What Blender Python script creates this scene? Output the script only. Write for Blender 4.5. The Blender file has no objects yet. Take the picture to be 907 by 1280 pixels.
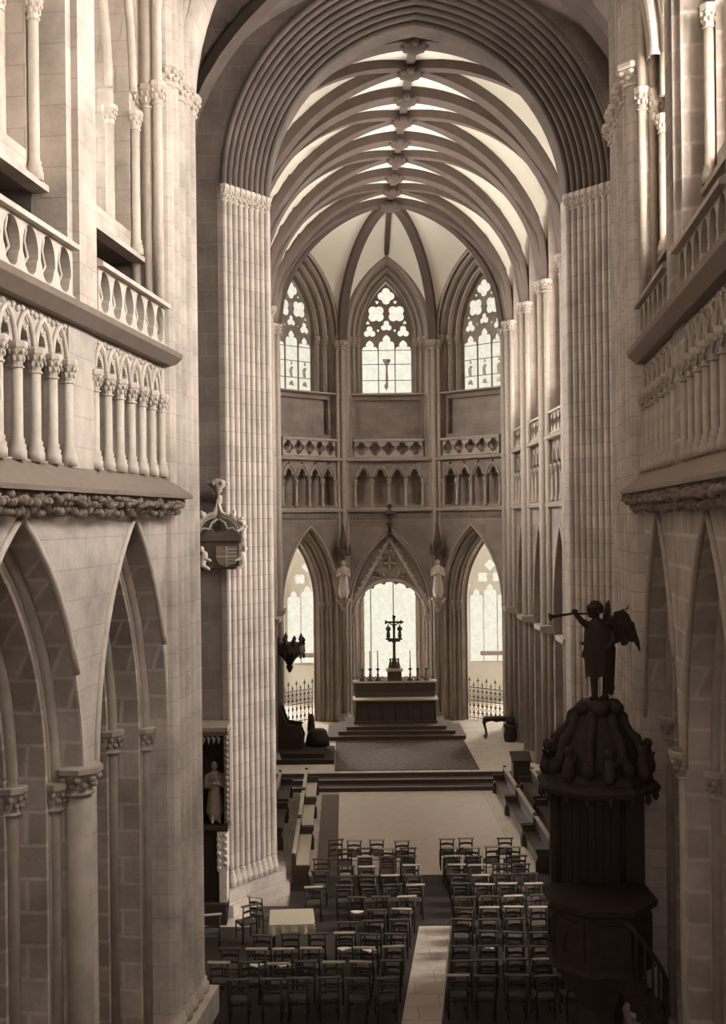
import bpy, bmesh, math, random
from mathutils import Vector, Matrix
from mathutils.geometry import tessellate_polygon

SC = bpy.context.scene
COL = SC.collection
RD = math.radians
pi = math.pi
sin, cos = math.sin, math.cos
rnd = random.Random(11)

# ------------------------------------------------------------------ materials
def _mat(name):
    m = bpy.data.materials.new(name)
    m.use_nodes = True
    nt = m.node_tree
    for n in list(nt.nodes):
        nt.nodes.remove(n)
    out = nt.nodes.new('ShaderNodeOutputMaterial')
    return m, nt, out

def N(nt, kind, **kw):
    n = nt.nodes.new(kind)
    for k, v in kw.items():
        if k in n.inputs:
            n.inputs[k].default_value = v
        else:
            setattr(n, k, v)
    return n

def rgba(c):
    return (c[0], c[1], c[2], 1.0)

def stone(name, c1, c2, mortar, bw=0.62, bh=0.33, msize=0.012, floor=False, rough=0.9, stain=0.35, bump=0.25, smooth=0.3):
    m, nt, out = _mat(name)
    geo = N(nt, 'ShaderNodeNewGeometry')
    sep = N(nt, 'ShaderNodeSeparateXYZ')
    nt.links.new(geo.outputs['Position'], sep.inputs[0])
    comb = N(nt, 'ShaderNodeCombineXYZ')
    if floor:
        nt.links.new(sep.outputs[0], comb.inputs[0])
        nt.links.new(sep.outputs[1], comb.inputs[1])
    else:
        add = N(nt, 'ShaderNodeMath', operation='ADD')
        nt.links.new(sep.outputs[0], add.inputs[0])
        nt.links.new(sep.outputs[1], add.inputs[1])
        nt.links.new(add.outputs[0], comb.inputs[0])
        nt.links.new(sep.outputs[2], comb.inputs[1])
    br = N(nt, 'ShaderNodeTexBrick')
    br.offset = 0.5
    br.inputs['Scale'].default_value = 1.0
    br.inputs['Brick Width'].default_value = bw
    br.inputs['Row Height'].default_value = bh
    br.inputs['Mortar Size'].default_value = msize
    br.inputs['Mortar Smooth'].default_value = smooth
    br.inputs['Color1'].default_value = rgba(c1)
    br.inputs['Color2'].default_value = rgba(c2)
    br.inputs['Mortar'].default_value = rgba(mortar)
    nt.links.new(comb.outputs[0], br.inputs['Vector'])
    noi = N(nt, 'ShaderNodeTexNoise')
    noi.inputs['Scale'].default_value = 0.9
    noi.inputs['Detail'].default_value = 7
    noi.inputs['Roughness'].default_value = 0.65
    nt.links.new(geo.outputs['Position'], noi.inputs['Vector'])
    mr = N(nt, 'ShaderNodeMapRange')
    mr.inputs['From Min'].default_value = 0.3
    mr.inputs['From Max'].default_value = 0.7
    mr.inputs['To Min'].default_value = 1 - stain
    mr.inputs['To Max'].default_value = 1.08
    nt.links.new(noi.outputs['Fac'], mr.inputs['Value'])
    mul = N(nt, 'ShaderNodeVectorMath', operation='SCALE')
    nt.links.new(br.outputs['Color'], mul.inputs[0])
    nt.links.new(mr.outputs[0], mul.inputs['Scale'])
    bs = N(nt, 'ShaderNodeBsdfPrincipled')
    bs.inputs['Roughness'].default_value = rough
    nt.links.new(mul.outputs[0], bs.inputs['Base Color'])
    n2 = N(nt, 'ShaderNodeTexNoise')
    n2.inputs['Scale'].default_value = 14
    n2.inputs['Detail'].default_value = 4
    nt.links.new(geo.outputs['Position'], n2.inputs['Vector'])
    mx = N(nt, 'ShaderNodeMath', operation='MULTIPLY_ADD')
    nt.links.new(br.outputs['Fac'], mx.inputs[0])
    mx.inputs[1].default_value = -0.8
    nt.links.new(n2.outputs['Fac'], mx.inputs[2])
    bp = N(nt, 'ShaderNodeBump')
    bp.inputs['Strength'].default_value = bump
    bp.inputs['Distance'].default_value = 0.03
    nt.links.new(mx.outputs[0], bp.inputs['Height'])
    nt.links.new(bp.outputs[0], bs.inputs['Normal'])
    nt.links.new(bs.outputs[0], out.inputs[0])
    return m

def plain(name, c, rough=0.7, var=0.25, scale=6.0, metal=0.0, stretch=None, spec=0.5):
    m, nt, out = _mat(name)
    geo = N(nt, 'ShaderNodeTexCoord')
    noi = N(nt, 'ShaderNodeTexNoise')
    noi.inputs['Scale'].default_value = scale
    noi.inputs['Detail'].default_value = 5
    if stretch:
        mp = N(nt, 'ShaderNodeMapping')
        mp.inputs['Scale'].default_value = stretch
        nt.links.new(geo.outputs['Object'], mp.inputs[0])
        nt.links.new(mp.outputs[0], noi.inputs['Vector'])
    else:
        nt.links.new(geo.outputs['Object'], noi.inputs['Vector'])
    rp = N(nt, 'ShaderNodeMix', data_type='RGBA')
    rp.inputs[6].default_value = rgba([x * (1 - var) for x in c])
    rp.inputs[7].default_value = rgba([min(1, x * (1 + var)) for x in c])
    nt.links.new(noi.outputs['Fac'], rp.inputs[0])
    bs = N(nt, 'ShaderNodeBsdfPrincipled')
    bs.inputs['Roughness'].default_value = rough
    bs.inputs['Metallic'].default_value = metal
    bs.inputs['Specular IOR Level'].default_value = spec
    nt.links.new(rp.outputs[2], bs.inputs['Base Color'])
    nt.links.new(bs.outputs[0], out.inputs[0])
    return m

def glow(name, c, strength, panes=True):
    """daylight through leaded glass: an emitting pane with small quarries of varied tint"""
    m, nt, out = _mat(name)
    em = N(nt, 'ShaderNodeEmission')
    em.inputs['Strength'].default_value = strength
    if panes:
        tc = N(nt, 'ShaderNodeTexCoord')
        vo = N(nt, 'ShaderNodeTexVoronoi')
        vo.inputs['Scale'].default_value = 7.0
        nt.links.new(tc.outputs['Object'], vo.inputs['Vector'])
        rp = N(nt, 'ShaderNodeMix', data_type='RGBA')
        rp.inputs[6].default_value = rgba([x * 0.86 for x in c])
        rp.inputs[7].default_value = rgba(c)
        sp = N(nt, 'ShaderNodeSeparateColor')
        nt.links.new(vo.outputs['Color'], sp.inputs[0])
        nt.links.new(sp.outputs[0], rp.inputs[0])
        nt.links.new(rp.outputs[2], em.inputs['Color'])
    else:
        em.inputs['Color'].default_value = rgba(c)
    nt.links.new(em.outputs[0], out.inputs[0])
    return m

def carpet_mat(name, a, b, sc):
    m, nt, out = _mat(name)
    tc = N(nt, 'ShaderNodeTexCoord')
    ck = N(nt, 'ShaderNodeTexChecker')
    ck.inputs['Scale'].default_value = sc
    ck.inputs['Color1'].default_value = rgba(a)
    ck.inputs['Color2'].default_value = rgba(b)
    nt.links.new(tc.outputs['Object'], ck.inputs['Vector'])
    vo = N(nt, 'ShaderNodeTexVoronoi')
    vo.inputs['Scale'].default_value = sc * 1.3
    nt.links.new(tc.outputs['Object'], vo.inputs['Vector'])
    rp = N(nt, 'ShaderNodeMix', data_type='RGBA')
    nt.links.new(ck.outputs['Color'], rp.inputs[6])
    rp.inputs[7].default_value = rgba(a)
    nt.links.new(vo.outputs['Distance'], rp.inputs[0])
    bs = N(nt, 'ShaderNodeBsdfPrincipled')
    bs.inputs['Roughness'].default_value = 0.95
    nt.links.new(rp.outputs[2], bs.inputs['Base Color'])
    nt.links.new(bs.outputs[0], out.inputs[0])
    return m

M = {}
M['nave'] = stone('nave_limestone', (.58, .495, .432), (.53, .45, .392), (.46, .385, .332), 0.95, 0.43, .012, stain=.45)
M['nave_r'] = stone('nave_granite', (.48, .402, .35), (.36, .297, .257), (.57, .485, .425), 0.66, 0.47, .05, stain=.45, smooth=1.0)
M['pier'] = stone('pier_granite', (.50, .42, .365), (.43, .36, .313), (.34, .28, .243), 1.1, 0.36, .012, stain=.35)
M['tran'] = stone('transept_shade_granite', (.19, .145, .121), (.155, .117, .097), (.22, .169, .142), 0.9, 0.55, .012, stain=.5)  # dark tone also paints shade into the nave wall passages
M['choir'] = stone('choir_stone_shade', (.28, .22, .186), (.24, .188, .158), (.21, .162, .136), 0.7, 0.36, .008, stain=.35)  # same stone darkened, painting in the choir's lower light
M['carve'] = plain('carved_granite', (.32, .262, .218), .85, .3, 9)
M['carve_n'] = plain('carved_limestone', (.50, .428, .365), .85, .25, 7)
M['arcm'] = plain('arcade_granite', (.31, .256, .217), .85, .4, 3)
M['archm'] = stone('choir_arch_granite', (.135, .102, .085), (.11, .082, .068), (.15, .115, .096), 0.5, 0.5, .008, stain=.4)
M['rib'] = plain('vault_rib_granite', (.085, .0585, .047), .9, .3, 3)
M['plaster'] = plain('vault_plaster', (.74, .68, .58), .95, .06, 1.2)
M['floor'] = stone('floor_slabs', (.54, .455, .385), (.48, .40, .335), (.3, .24, .195), 0.9, 0.6, .012, floor=True, rough=.55)
M['sfloor'] = stone('sanctuary_slabs', (.62, .54, .43), (.56, .48, .38), (.4, .33, .26), 0.7, 0.7, .01, floor=True, rough=.5, stain=.2)
M['slate'] = plain('slate_ledge', (.20, .15, .12), .9, .2, 5)
M['wood'] = plain('dark_oak', (.030, .0175, .012), .45, .4, 9, stretch=(1, 1, .2))
M['chair'] = plain('chair_beech', (.024, .015, .011), .5, .4, 9)
M['rail'] = plain('glint_top_rail', (.36, .30, .245), .3, .5, 5)  # pale colour paints light glints on the rail tops
M['rail_dark'] = plain('dark_top_rail', (.05, .034, .025), .4, .4, 5)
M['step'] = plain('dark_step_stone', (.085, .062, .05), .8, .3, 4)
M['nosing'] = plain('pale_step_edge', (.33, .275, .23), .6, .3, 4)  # strip paler than the step stone
M['rush'] = plain('rush_seat', (.05, .034, .025), .75, .4, 20)
M['pew'] = plain('pew_oak', (.055, .034, .024), .4, .3, 8)
M['seat'] = plain('polished_lit_bench_seat', (.50, .42, .32), .35, .12, 3)  # pale colour carries the light on the polished seats
M['blackwood'] = plain('ebonised_wood', (.038, .024, .018), .75, .4, 7, spec=.2)
M['iron'] = plain('wrought_iron', (.045, .03, .022), .6, .2, 10)
M['bronze'] = plain('dark_bronze', (.10, .07, .05), .4, .3, 8, metal=.4)
M['cloth'] = plain('pale_table_cloth', (.42, .345, .265), .9, .1, 4)
M['linen'] = plain('altar_linen', (.62, .54, .42), .9, .06, 4)
M['altar'] = plain('altar_gilt_panel', (.085, .06, .046), .6, .4, 14)
M['wax'] = plain('candle_wax', (.70, .62, .48), .6, .05, 4)
M['rug'] = plain('plain_choir_rug', (.60, .51, .435), .95, .12, 2.2)
M['rugd'] = plain('brown_runner', (.13, .095, .075), .95, .12, 2.2)
M['platform'] = plain('dark_boarded_floor', (.030, .019, .0145), .7, .3, 5, stretch=(1, .15, 1))
M['carpet'] = carpet_mat('patterned_carpet', (.060, .038, .027), (.17, .12, .085), 5.0)
M['statue'] = plain('painted_statue', (.52, .44, .37), .6, .3, 12)
M['dstatue'] = plain('dark_wood_statue', (.22, .165, .13), .6, .3, 9)
M['paper'] = plain('white_paper', (.72, .64, .52), .8, .05, 5)
CREAM = (1.0, .955, .78)
M['glass'] = glow('leaded_glass_daylight', CREAM, .77)
M['glass_mid'] = glow('clear_glass_daylight', CREAM, .83)
M['glass_amb'] = glow('ambulatory_glass_daylight', CREAM, .80)
M['glass_cl'] = glow('clerestory_glass_daylight', (1, .97, .895), 27, False)
M['glass_nave'] = glow('nave_south_glass_daylight', (1, .97, .895), 53, False)
M['fill_side'] = glow('ambulatory_side_fill_glow', (1, .97, .92), 85, False)  # hidden panes glow strongly as added fill for the ambulatory
M['glass_navel'] = glow('nave_north_glass_daylight', (1, .97, .9), 4, False)
M['glass_tr'] = glow('transept_glass_daylight', (1, .97, .895), 40, False)
M['tint'] = plain('painted_glass_figure', (.42, .36, .28), .4, .5, 12)
M['white'] = plain('limewash', (.82, .80, .735), .95, .06, 2)

# ------------------------------------------------------------------ mesh builder
class MB:
    def __init__(s):
        s.v = []; s.f = []; s.s = []
    def add(s, vs, fs, sm=False):
        o = len(s.v)
        s.v.extend([tuple(p) for p in vs])
        for f in fs:
            s.f.append(tuple(i + o for i in f)); s.s.append(sm)
        return s
    def box(s, x0, x1, y0, y1, z0, z1, taper=0.0):
        t = taper
        return s.add([(x0, y0, z0), (x1, y0, z0), (x1, y1, z0), (x0, y1, z0),
                      (x0 + t, y0 + t, z1), (x1 - t, y0 + t, z1), (x1 - t, y1 - t, z1), (x0 + t, y1 - t, z1)],
                     [(3, 2, 1, 0), (4, 5, 6, 7), (0, 1, 5, 4), (1, 2, 6, 5), (2, 3, 7, 6), (3, 0, 4, 7)])
    def _poly(s, loops, to3a, to3b):
        tri = tessellate_polygon([[Vector((p[0], p[1], 0)) for p in l] for l in loops])
        flat = [p for l in loops for p in l]
        n = len(flat)
        vs = [to3a(p) for p in flat] + [to3b(p) for p in flat]
        fs = []
        for t in tri:
            fs.append(tuple(t)); fs.append(tuple(n + i for i in reversed(t)))
        o = 0
        for l in loops:
            k = len(l)
            for i in range(k):
                j = (i + 1) % k
                fs.append((o + i, o + j, n + o + j, n + o + i))
            o += k
        return s.add(vs, fs)
    def plate(s, outer, holes=(), y0=0.0, y1=0.1):
        """(x, z) outline with holes, thickness along y"""
        return s._poly([outer] + list(holes), lambda p: (p[0], y0, p[1]), lambda p: (p[0], y1, p[1]))
    def prism(s, poly, z0, z1):
        return s._poly([poly], lambda p: (p[0], p[1], z0), lambda p: (p[0], p[1], z1))
    def extr(s, poly, x0, x1):
        """(y, z) profile pulled along x"""
        return s._poly([poly], lambda p: (x0, p[0], p[1]), lambda p: (x1, p[0], p[1]))
    def tube(s, path, r, seg=8, caps=True, sm=True):
        pts = [Vector(p) for p in path]
        n = len(pts)
        rr = r if isinstance(r, (list, tuple)) else [r] * n
        vs = []
        prev = None
        for i in range(n):
            t = (pts[min(i + 1, n - 1)] - pts[max(i - 1, 0)])
            if t.length < 1e-9: t = Vector((0, 0, 1))
            t.normalize()
            if prev is None:
                ref = Vector((0, 1, 0)) if abs(t.y) < .8 else Vector((1, 0, 0))
                a = t.cross(ref).normalized()
            else:
                a = (prev - t * prev.dot(t))
                a = a.normalized() if a.length > 1e-6 else t.orthogonal().normalized()
            prev = a
            b = t.cross(a)
            for k in range(seg):
                w = 2 * pi * k / seg
                vs.append(pts[i] + (a * cos(w) + b * sin(w)) * rr[i])
        fs = []
        for i in range(n - 1):
            for k in range(seg):
                k2 = (k + 1) % seg
                fs.append((i * seg + k, i * seg + k2, (i + 1) * seg + k2, (i + 1) * seg + k))
        s.add(vs, fs, sm)
        if caps:
            s.add(vs[:seg], [tuple(reversed(range(seg)))])
            s.add(vs[-seg:], [tuple(range(seg))])
        return s
    def bar(s, p0, p1, w, d):
        """rectangular bar between two points"""
        p0, p1 = Vector(p0), Vector(p1)
        t = (p1 - p0).normalized()
        ref = Vector((0, 1, 0)) if abs(t.y) < .9 else Vector((1, 0, 0))
        a = t.cross(ref).normalized() * w / 2
        b = t.cross(a).normalized() * d / 2
        vs = []
        for p in (p0, p1):
            vs += [p - a - b, p + a - b, p + a + b, p - a + b]
        return s.add(vs, [(0, 1, 2, 3), (7, 6, 5, 4), (0, 4, 5, 1), (1, 5, 6, 2), (2, 6, 7, 3), (3, 7, 4, 0)])
    def sweep(s, path, prof, side, closed=True):
        """prof (p along side, q along normal) swept along path lying in a vertical plane with horizontal normal 'side'"""
        pts = [Vector(p) for p in path]
        S = Vector(side).normalized()
        n = len(pts); k = len(prof)
        vs = []
        for i in range(n):
            t = (pts[min(i + 1, n - 1)] - pts[max(i - 1, 0)]).normalized()
            q = S.cross(t).normalized()
            for a, b in prof:
                vs.append(pts[i] + S * a + q * b)
        fs = []
        for i in range(n - 1):
            for j in range(k if closed else k - 1):
                j2 = (j + 1) % k
                fs.append((i * k + j, i * k + j2, (i + 1) * k + j2, (i + 1) * k + j))
        return s.add(vs, fs)
    def lathe(s, prof, c=(0, 0, 0), seg=12, sm=True, ph=0.0):
        vs = []
        for r, z in prof:
            for k in range(seg):
                w = 2 * pi * k / seg + ph
                vs.append((c[0] + r * cos(w), c[1] + r * sin(w), c[2] + z))
        fs = []
        n = len(prof)
        for i in range(n - 1):
            for k in range(seg):
                k2 = (k + 1) % seg
                fs.append((i * seg + k, i * seg + k2, (i + 1) * seg + k2, (i + 1) * seg + k))
        s.add(vs, fs, sm)
        s.add(vs[:seg], [tuple(reversed(range(seg)))])
        s.add(vs[-seg:], [tuple(range(seg))])
        return s
    def ell(s, c, r, seg=10, rings=6, rot=None):
        if not isinstance(r, (tuple, list)): r = (r, r, r)
        vs = []
        for i in range(rings + 1):
            a = pi * i / rings
            for k in range(seg):
                w = 2 * pi * k / seg
                p = Vector((r[0] * sin(a) * cos(w), r[1] * sin(a) * sin(w), -r[2] * cos(a)))
                if rot is not None: p = rot @ p
                vs.append((c[0] + p.x, c[1] + p.y, c[2] + p.z))
        fs = []
        for i in range(rings):
            for k in range(seg):
                k2 = (k + 1) % seg
                fs.append((i * seg + k, i * seg + k2, (i + 1) * seg + k2, (i + 1) * seg + k))
        return s.add(vs, fs, True)
    def cap(s, p0, p1, r0, r1, seg=10):
        """tapered capsule"""
        p0, p1 = Vector(p0), Vector(p1)
        d = (p1 - p0).normalized()
        pts = [p0 - d * r0 * .98, p0 - d * r0 * .7, p0, p0.lerp(p1, .5), p1, p1 + d * r1 * .7, p1 + d * r1 * .98]
        return s.tube(pts, [r0 * .2, r0 * .72, r0, (r0 + r1) / 2, r1, r1 * .72, r1 * .2], seg)
    def xf(s, m):
        s.v = [tuple(m @ Vector(p)) for p in s.v]
        return s
    def mesh(s, name, mat):
        me = bpy.data.meshes.new(name)
        me.from_pydata(s.v, [], s.f)
        me.polygons.foreach_set('use_smooth', s.s)
        bm = bmesh.new(); bm.from_mesh(me)
        bmesh.ops.remove_doubles(bm, verts=bm.verts, dist=1e-5)
        bmesh.ops.recalc_face_normals(bm, faces=bm.faces)
        bm.to_mesh(me); bm.free()
        me.materials.append(mat)
        me.update()
        return me
    def build(s, name, mat, parent=None, loc=(0, 0, 0), rz=0.0):
        return place(name, s.mesh(name, mat), parent, loc, rz)

def place(name, me, parent=None, loc=(0, 0, 0), rz=0.0):
    o = bpy.data.objects.new(name, me)
    COL.objects.link(o)
    o.parent = parent
    o.location = loc
    o.rotation_euler = (0, 0, rz)
    return o

def tag(o, label=None, cat=None, group=None, kind=None):
    if label: o['label'] = label
    if cat: o['category'] = cat
    if group: o['group'] = group
    if kind: o['kind'] = kind
    return o

def thing(name, label, cat, loc=(0, 0, 0), rz=0.0, group=None):
    o = bpy.data.objects.new(name, None)
    o.empty_display_size = .1
    COL.objects.link(o)
    o.location = loc
    o.rotation_euler = (0, 0, rz)
    return tag(o, label, cat, group)

def copy_tree(src, parent=None):
    c = src.copy(); COL.objects.link(c); c.parent = parent
    for ch in list(KIDS.get(src.name, src.children)):
        copy_tree(ch, c)
    return c
KIDS = {}

def smooth_remesh(o, vox=.02, it=4):
    m = o.modifiers.new('fuse', 'REMESH'); m.mode = 'VOXEL'; m.voxel_size = vox; m.use_smooth_shade = True
    m = o.modifiers.new('soften', 'SMOOTH'); m.factor = .5; m.iterations = it
    return o

def local(m):
    """frame helper: origin + rz -> function from local to world"""
    return m

# ------------------------------------------------------------------ gothic helpers
def rise_R(a, h): return (a * a + h * h) / (2 * a)

def arc(c, a, zs, h, d=0.0, n=10):
    """pointed arch line, concentric offset d outward; left springing to right springing, (x, z)"""
    R0 = rise_R(a, h); Rr = R0 + d
    k = max(-1, min(1, (R0 - a) / Rr))
    e = math.acos(k)
    L = [(c - a + R0 - Rr * cos(e * i / n), zs + Rr * sin(e * i / n)) for i in range(n + 1)]
    return L + [(2 * c - x, z) for x, z in reversed(L[:-1])]

def door_path(c, a, zs, h, z0, d=0.0, n=10):
    return [(c - a - d, z0)] + arc(c, a, zs, h, d, n) + [(c + a + d, z0)]

def wall_with_arch(mb, s0, s1, z0, z1, c, a, zs, h, zo, d, y0, y1, n=10):
    p = door_path(c, a, zs, h, zo, d, n)
    if zo <= z0 + 1e-6:
        mb.plate([(s0, z1), (s0, z0)] + p + [(s1, z0), (s1, z1)], (), y0, y1)
    else:
        mb.plate([(s0, z1), (s0, z0), (s1, z0), (s1, z1)], [p], y0, y1)

def ring(mb, c, a, zs, h, zo, dout, din, y0, y1, n=10):
    mb.plate(door_path(c, a, zs, h, zo, dout, n) + list(reversed(door_path(c, a, zs, h, zo, din, n))), (), y0, y1)

def foil(cx, cz, r, n=4, rot=0.0, per=6):
    out = []
    for i in range(n * per):
        th = 2 * pi * i / (n * per)
        k = round(th / (2 * pi / n))
        dl = th - k * 2 * pi / n
        e = q = .5 * r
        if n >= 5: e, q = .62 * r, .38 * r
        rr = e * cos(dl) + math.sqrt(max(0, q * q - (e * sin(dl)) ** 2))
        out.append((cx + rr * cos(th + rot), cz + rr * sin(th + rot)))
    return out

def trefoil_head(c, a, z0, zs, h, n=5):
    """lancet outline with a cusped head"""
    pts = [(c - a, z0), (c - a, zs)]
    # left lobe, cusp, upper lobe
    for i in range(1, n):
        w = pi - pi * .62 * i / (n - 1)
        pts.append((c - a + .42 * a + .42 * a * cos(w), zs + .1 * h + .34 * h * sin(w)))
    pts.append((c - .46 * a, zs + .38 * h))
    pts.append((c - .52 * a, zs + .62 * h))
    pts.append((c - .32 * a, zs + .84 * h))
    pts.append((c, zs + h))
    return pts + [(2 * c - x, z) for x, z in reversed(pts[:-1])]

def cap_mesh(r, key={}):
    k = round(r, 3)
    if k not in key:
        mb = MB()
        mb.lathe([(r, -.40), (r * 1.3, -.39), (r * 1.3, -.36), (r * 1.02, -.35), (r * 1.15, -.2), (r * 1.55, -.12), (r * 1.6, -.1)], seg=10)
        for j in range(8):
            w = 2 * pi * j / 8
            for zz, q in ((-.25, 1.2), (-.15, 1.5)):
                mb.ell((r * q * cos(w + zz * 3), r * q * sin(w + zz * 3), zz), (r * .34, r * .34, .05), 6, 4)
        mb.lathe([(r * 1.75, -.1), (r * 1.9, -.07), (r * 1.9, 0), (r * 1.75, .02)], seg=8, sm=False, ph=pi / 8)
        key[k] = mb
    return key[k]

_capm = {}
def capital(parent, x, y, z, r, mat, name='capital'):
    k = (round(r, 3), mat.name)
    if k not in _capm: _capm[k] = cap_mesh(r).mesh('capital', mat)
    return place(name, _capm[k], parent, (x, y, z))

_colm = {}
def colonnette(parent, x, y, z0, h, r, mat):
    k = (round(h, 3), round(r, 3), mat.name)
    if k not in _colm:
        mb = MB()
        mb.lathe([(r * 1.6, 0), (r * 1.6, .12), (r * 1.4, .13), (r * 1.5, .18), (r * 1.15, .21), (r * 1.3, .25), (r, .28), (r, h - .3)], seg=10)
        c = cap_mesh(r)
        mb.add([(p[0], p[1], p[2] * .8 + h) for p in c.v], c.f)
        _colm[k] = mb.mesh('colonnette', mat)
    return place('colonnette', _colm[k], parent, (x, y, z0))

def base_ring(mb, x, y, z, r):
    mb.lathe([(r * 1.8, 0), (r * 1.8, .18), (r * 1.5, .2), (r * 1.55, .28), (r * 1.15, .33), (r * 1.3, .38), (r, .42)], (x, y, z), 10)

def fluted(p0, p1, n, f=.36, seg=6):
    """plan polyline from p0 to p1 with n rounded shafts bulging to the left of travel, hollows between"""
    p0, p1 = Vector(p0), Vector(p1)
    d = p1 - p0; L = d.length; d.normalize()
    nn = Vector((d.y, -d.x))
    st = L / n
    out = []
    for i in range(n):
        c = (i + .5) * st
        r = st * f
        out.append(p0 + d * (i * st) - nn * st * .10)
        out.append(p0 + d * (c - r * 1.1) - nn * st * .16)
        for k in range(seg + 1):
            w = pi - pi * k / seg
            out.append(p0 + d * (c + r * cos(w)) + nn * (r * sin(w) * .95 - st * .02))
        out.append(p0 + d * (c + r * 1.1) - nn * st * .16)
    out.append(p1 - nn * st * .10)
    return [(p.x, p.y) for p in out]

# ================================================================== SETTING
FZ = .45                       # sanctuary floor height
CX = 2.06                      # choir axis
HW = 5.0                       # choir half width
SP = 17.75                     # vault springing
VH = 5.15                      # vault rise
def struct(name, mb, mat, label, cat, loc=(0, 0, 0), rz=0.0, parent=None):
    o = mb.build(name, mat, parent, loc, rz)
    return tag(o, label, cat, kind='structure')

fl = MB().box(-14, 20, -6, 62, -.3, 0)
struct('floor', fl, M['floor'], 'grey stone slab floor of the nave and crossing', 'floor')
fl = MB().box(-14, 20, 40.7, 66, .001, FZ)
struct('floor_sanctuary', fl, M['sfloor'], 'pale raised stone floor round the high altar', 'floor')
def STEP(y, z0, z1):
    o = MB().box(-2.9, 5.75, y, 40.69, z0, z1).build('stone_step', M['step'])
    MB().box(-2.9, 5.75, y - .03, y + .10, z1, z1 + .012).build('nosing', M['nosing'], o)
    return o
tag(MB().box(-2.9, 5.75, 40.66, 40.699, .30, .44).build('stone_riser', M['step']), 'top riser under the edge of the sanctuary floor', 'step', kind='structure')
tag(STEP(39.7, 0, .15), 'lowest broad stone step up to the sanctuary', 'step', kind='structure')
tag(STEP(40.2, .15, .30), 'upper broad stone step just below the patterned carpet', 'step', kind='structure')

# ---------------------------------------------------------------- nave walls
NA = RD(7.6)
def balustrade(label, loc_obj, c, w, z0, z1, n, y, kind, mat):
    """pierced stone parapet: plinth rail, pierced panel, coping; placed in the frame of a wall object"""
    rz = loc_obj.rotation_euler.z
    ax = Vector((cos(rz), sin(rz), 0)); ay = Vector((-sin(rz), cos(rz), 0))
    p = Vector(loc_obj.location) + ax * c + ay * y
    t = thing('stone_balustrade', label, 'balustrade', (p.x, p.y, z0), rz, 'pierced stone balustrades along the galleries')
    H = z1 - z0
    pl = MB()
    holes = []
    st = 2 * w / n
    for i in range(n):
        x = -w + st * (i + .5)
        if kind == 'oval':
            hw, hh = st * .43, (H - .20) / 2
            zc = .07 + hh + .01
            L = []
            for k in range(28):
                t_ = 2 * pi * k / 28
                rr = 1 - .13 * max(0, cos(3 * (t_ - pi / 2))) ** 6 * (1 if sin(t_) < .9 else 0)
                L.append((x + hw * cos(t_) * rr, zc + hh * sin(t_) * rr))
            holes.append(L)
        else:
            holes.append(foil(x, .07 + (H - .19) / 2, min(st, H - .16) * .49, 4, 0))
    pl.plate([(-w, .06), (w, .06), (w, H - .1), (-w, H - .1)], holes, 0, .14)
    pl.build('pierced_panel', mat, t)
    if kind == 'oval':
        for i in range(n):
            x = -w + st * (i + .5)
            MB().tube([(x - st * .2, .07, .16), (x + st * .1, .07, .32), (x - st * .1, .07, .5), (x + st * .02, .07, H - .14)], .024, 6).build('cusping', mat, t)
    MB().extr([(-.1, H - .1), (-.1, H - .03), (-.02, H + .02), (.18, H + .02), (.24, H - .03), (.24, H - .1)], -w - .06, w + .06).build('coping', mat, t)
    MB().box(-w, w, -.05, .18, 0, .06).build('plinth_rail', mat, t)
    return t

WN = [0]
def window(label, wall, c, y, tr, glass_poly, gm, glass_dy=.06, extra=None, mat=None):
    WN[0] += 1
    rz = wall.rotation_euler.z
    ax = Vector((cos(rz), sin(rz), 0)); ay = Vector((-sin(rz), cos(rz), 0))
    p = Vector(wall.location) + ax * c + ay * y
    o = struct('window_%d' % WN[0], tr, mat or M['choir'], label, 'window', (p.x, p.y, 0), rz)
    MB().plate(glass_poly, (), glass_dy, glass_dy + .02).build('glass', gm, o)
    if extra: extra(o)
    return o

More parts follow.
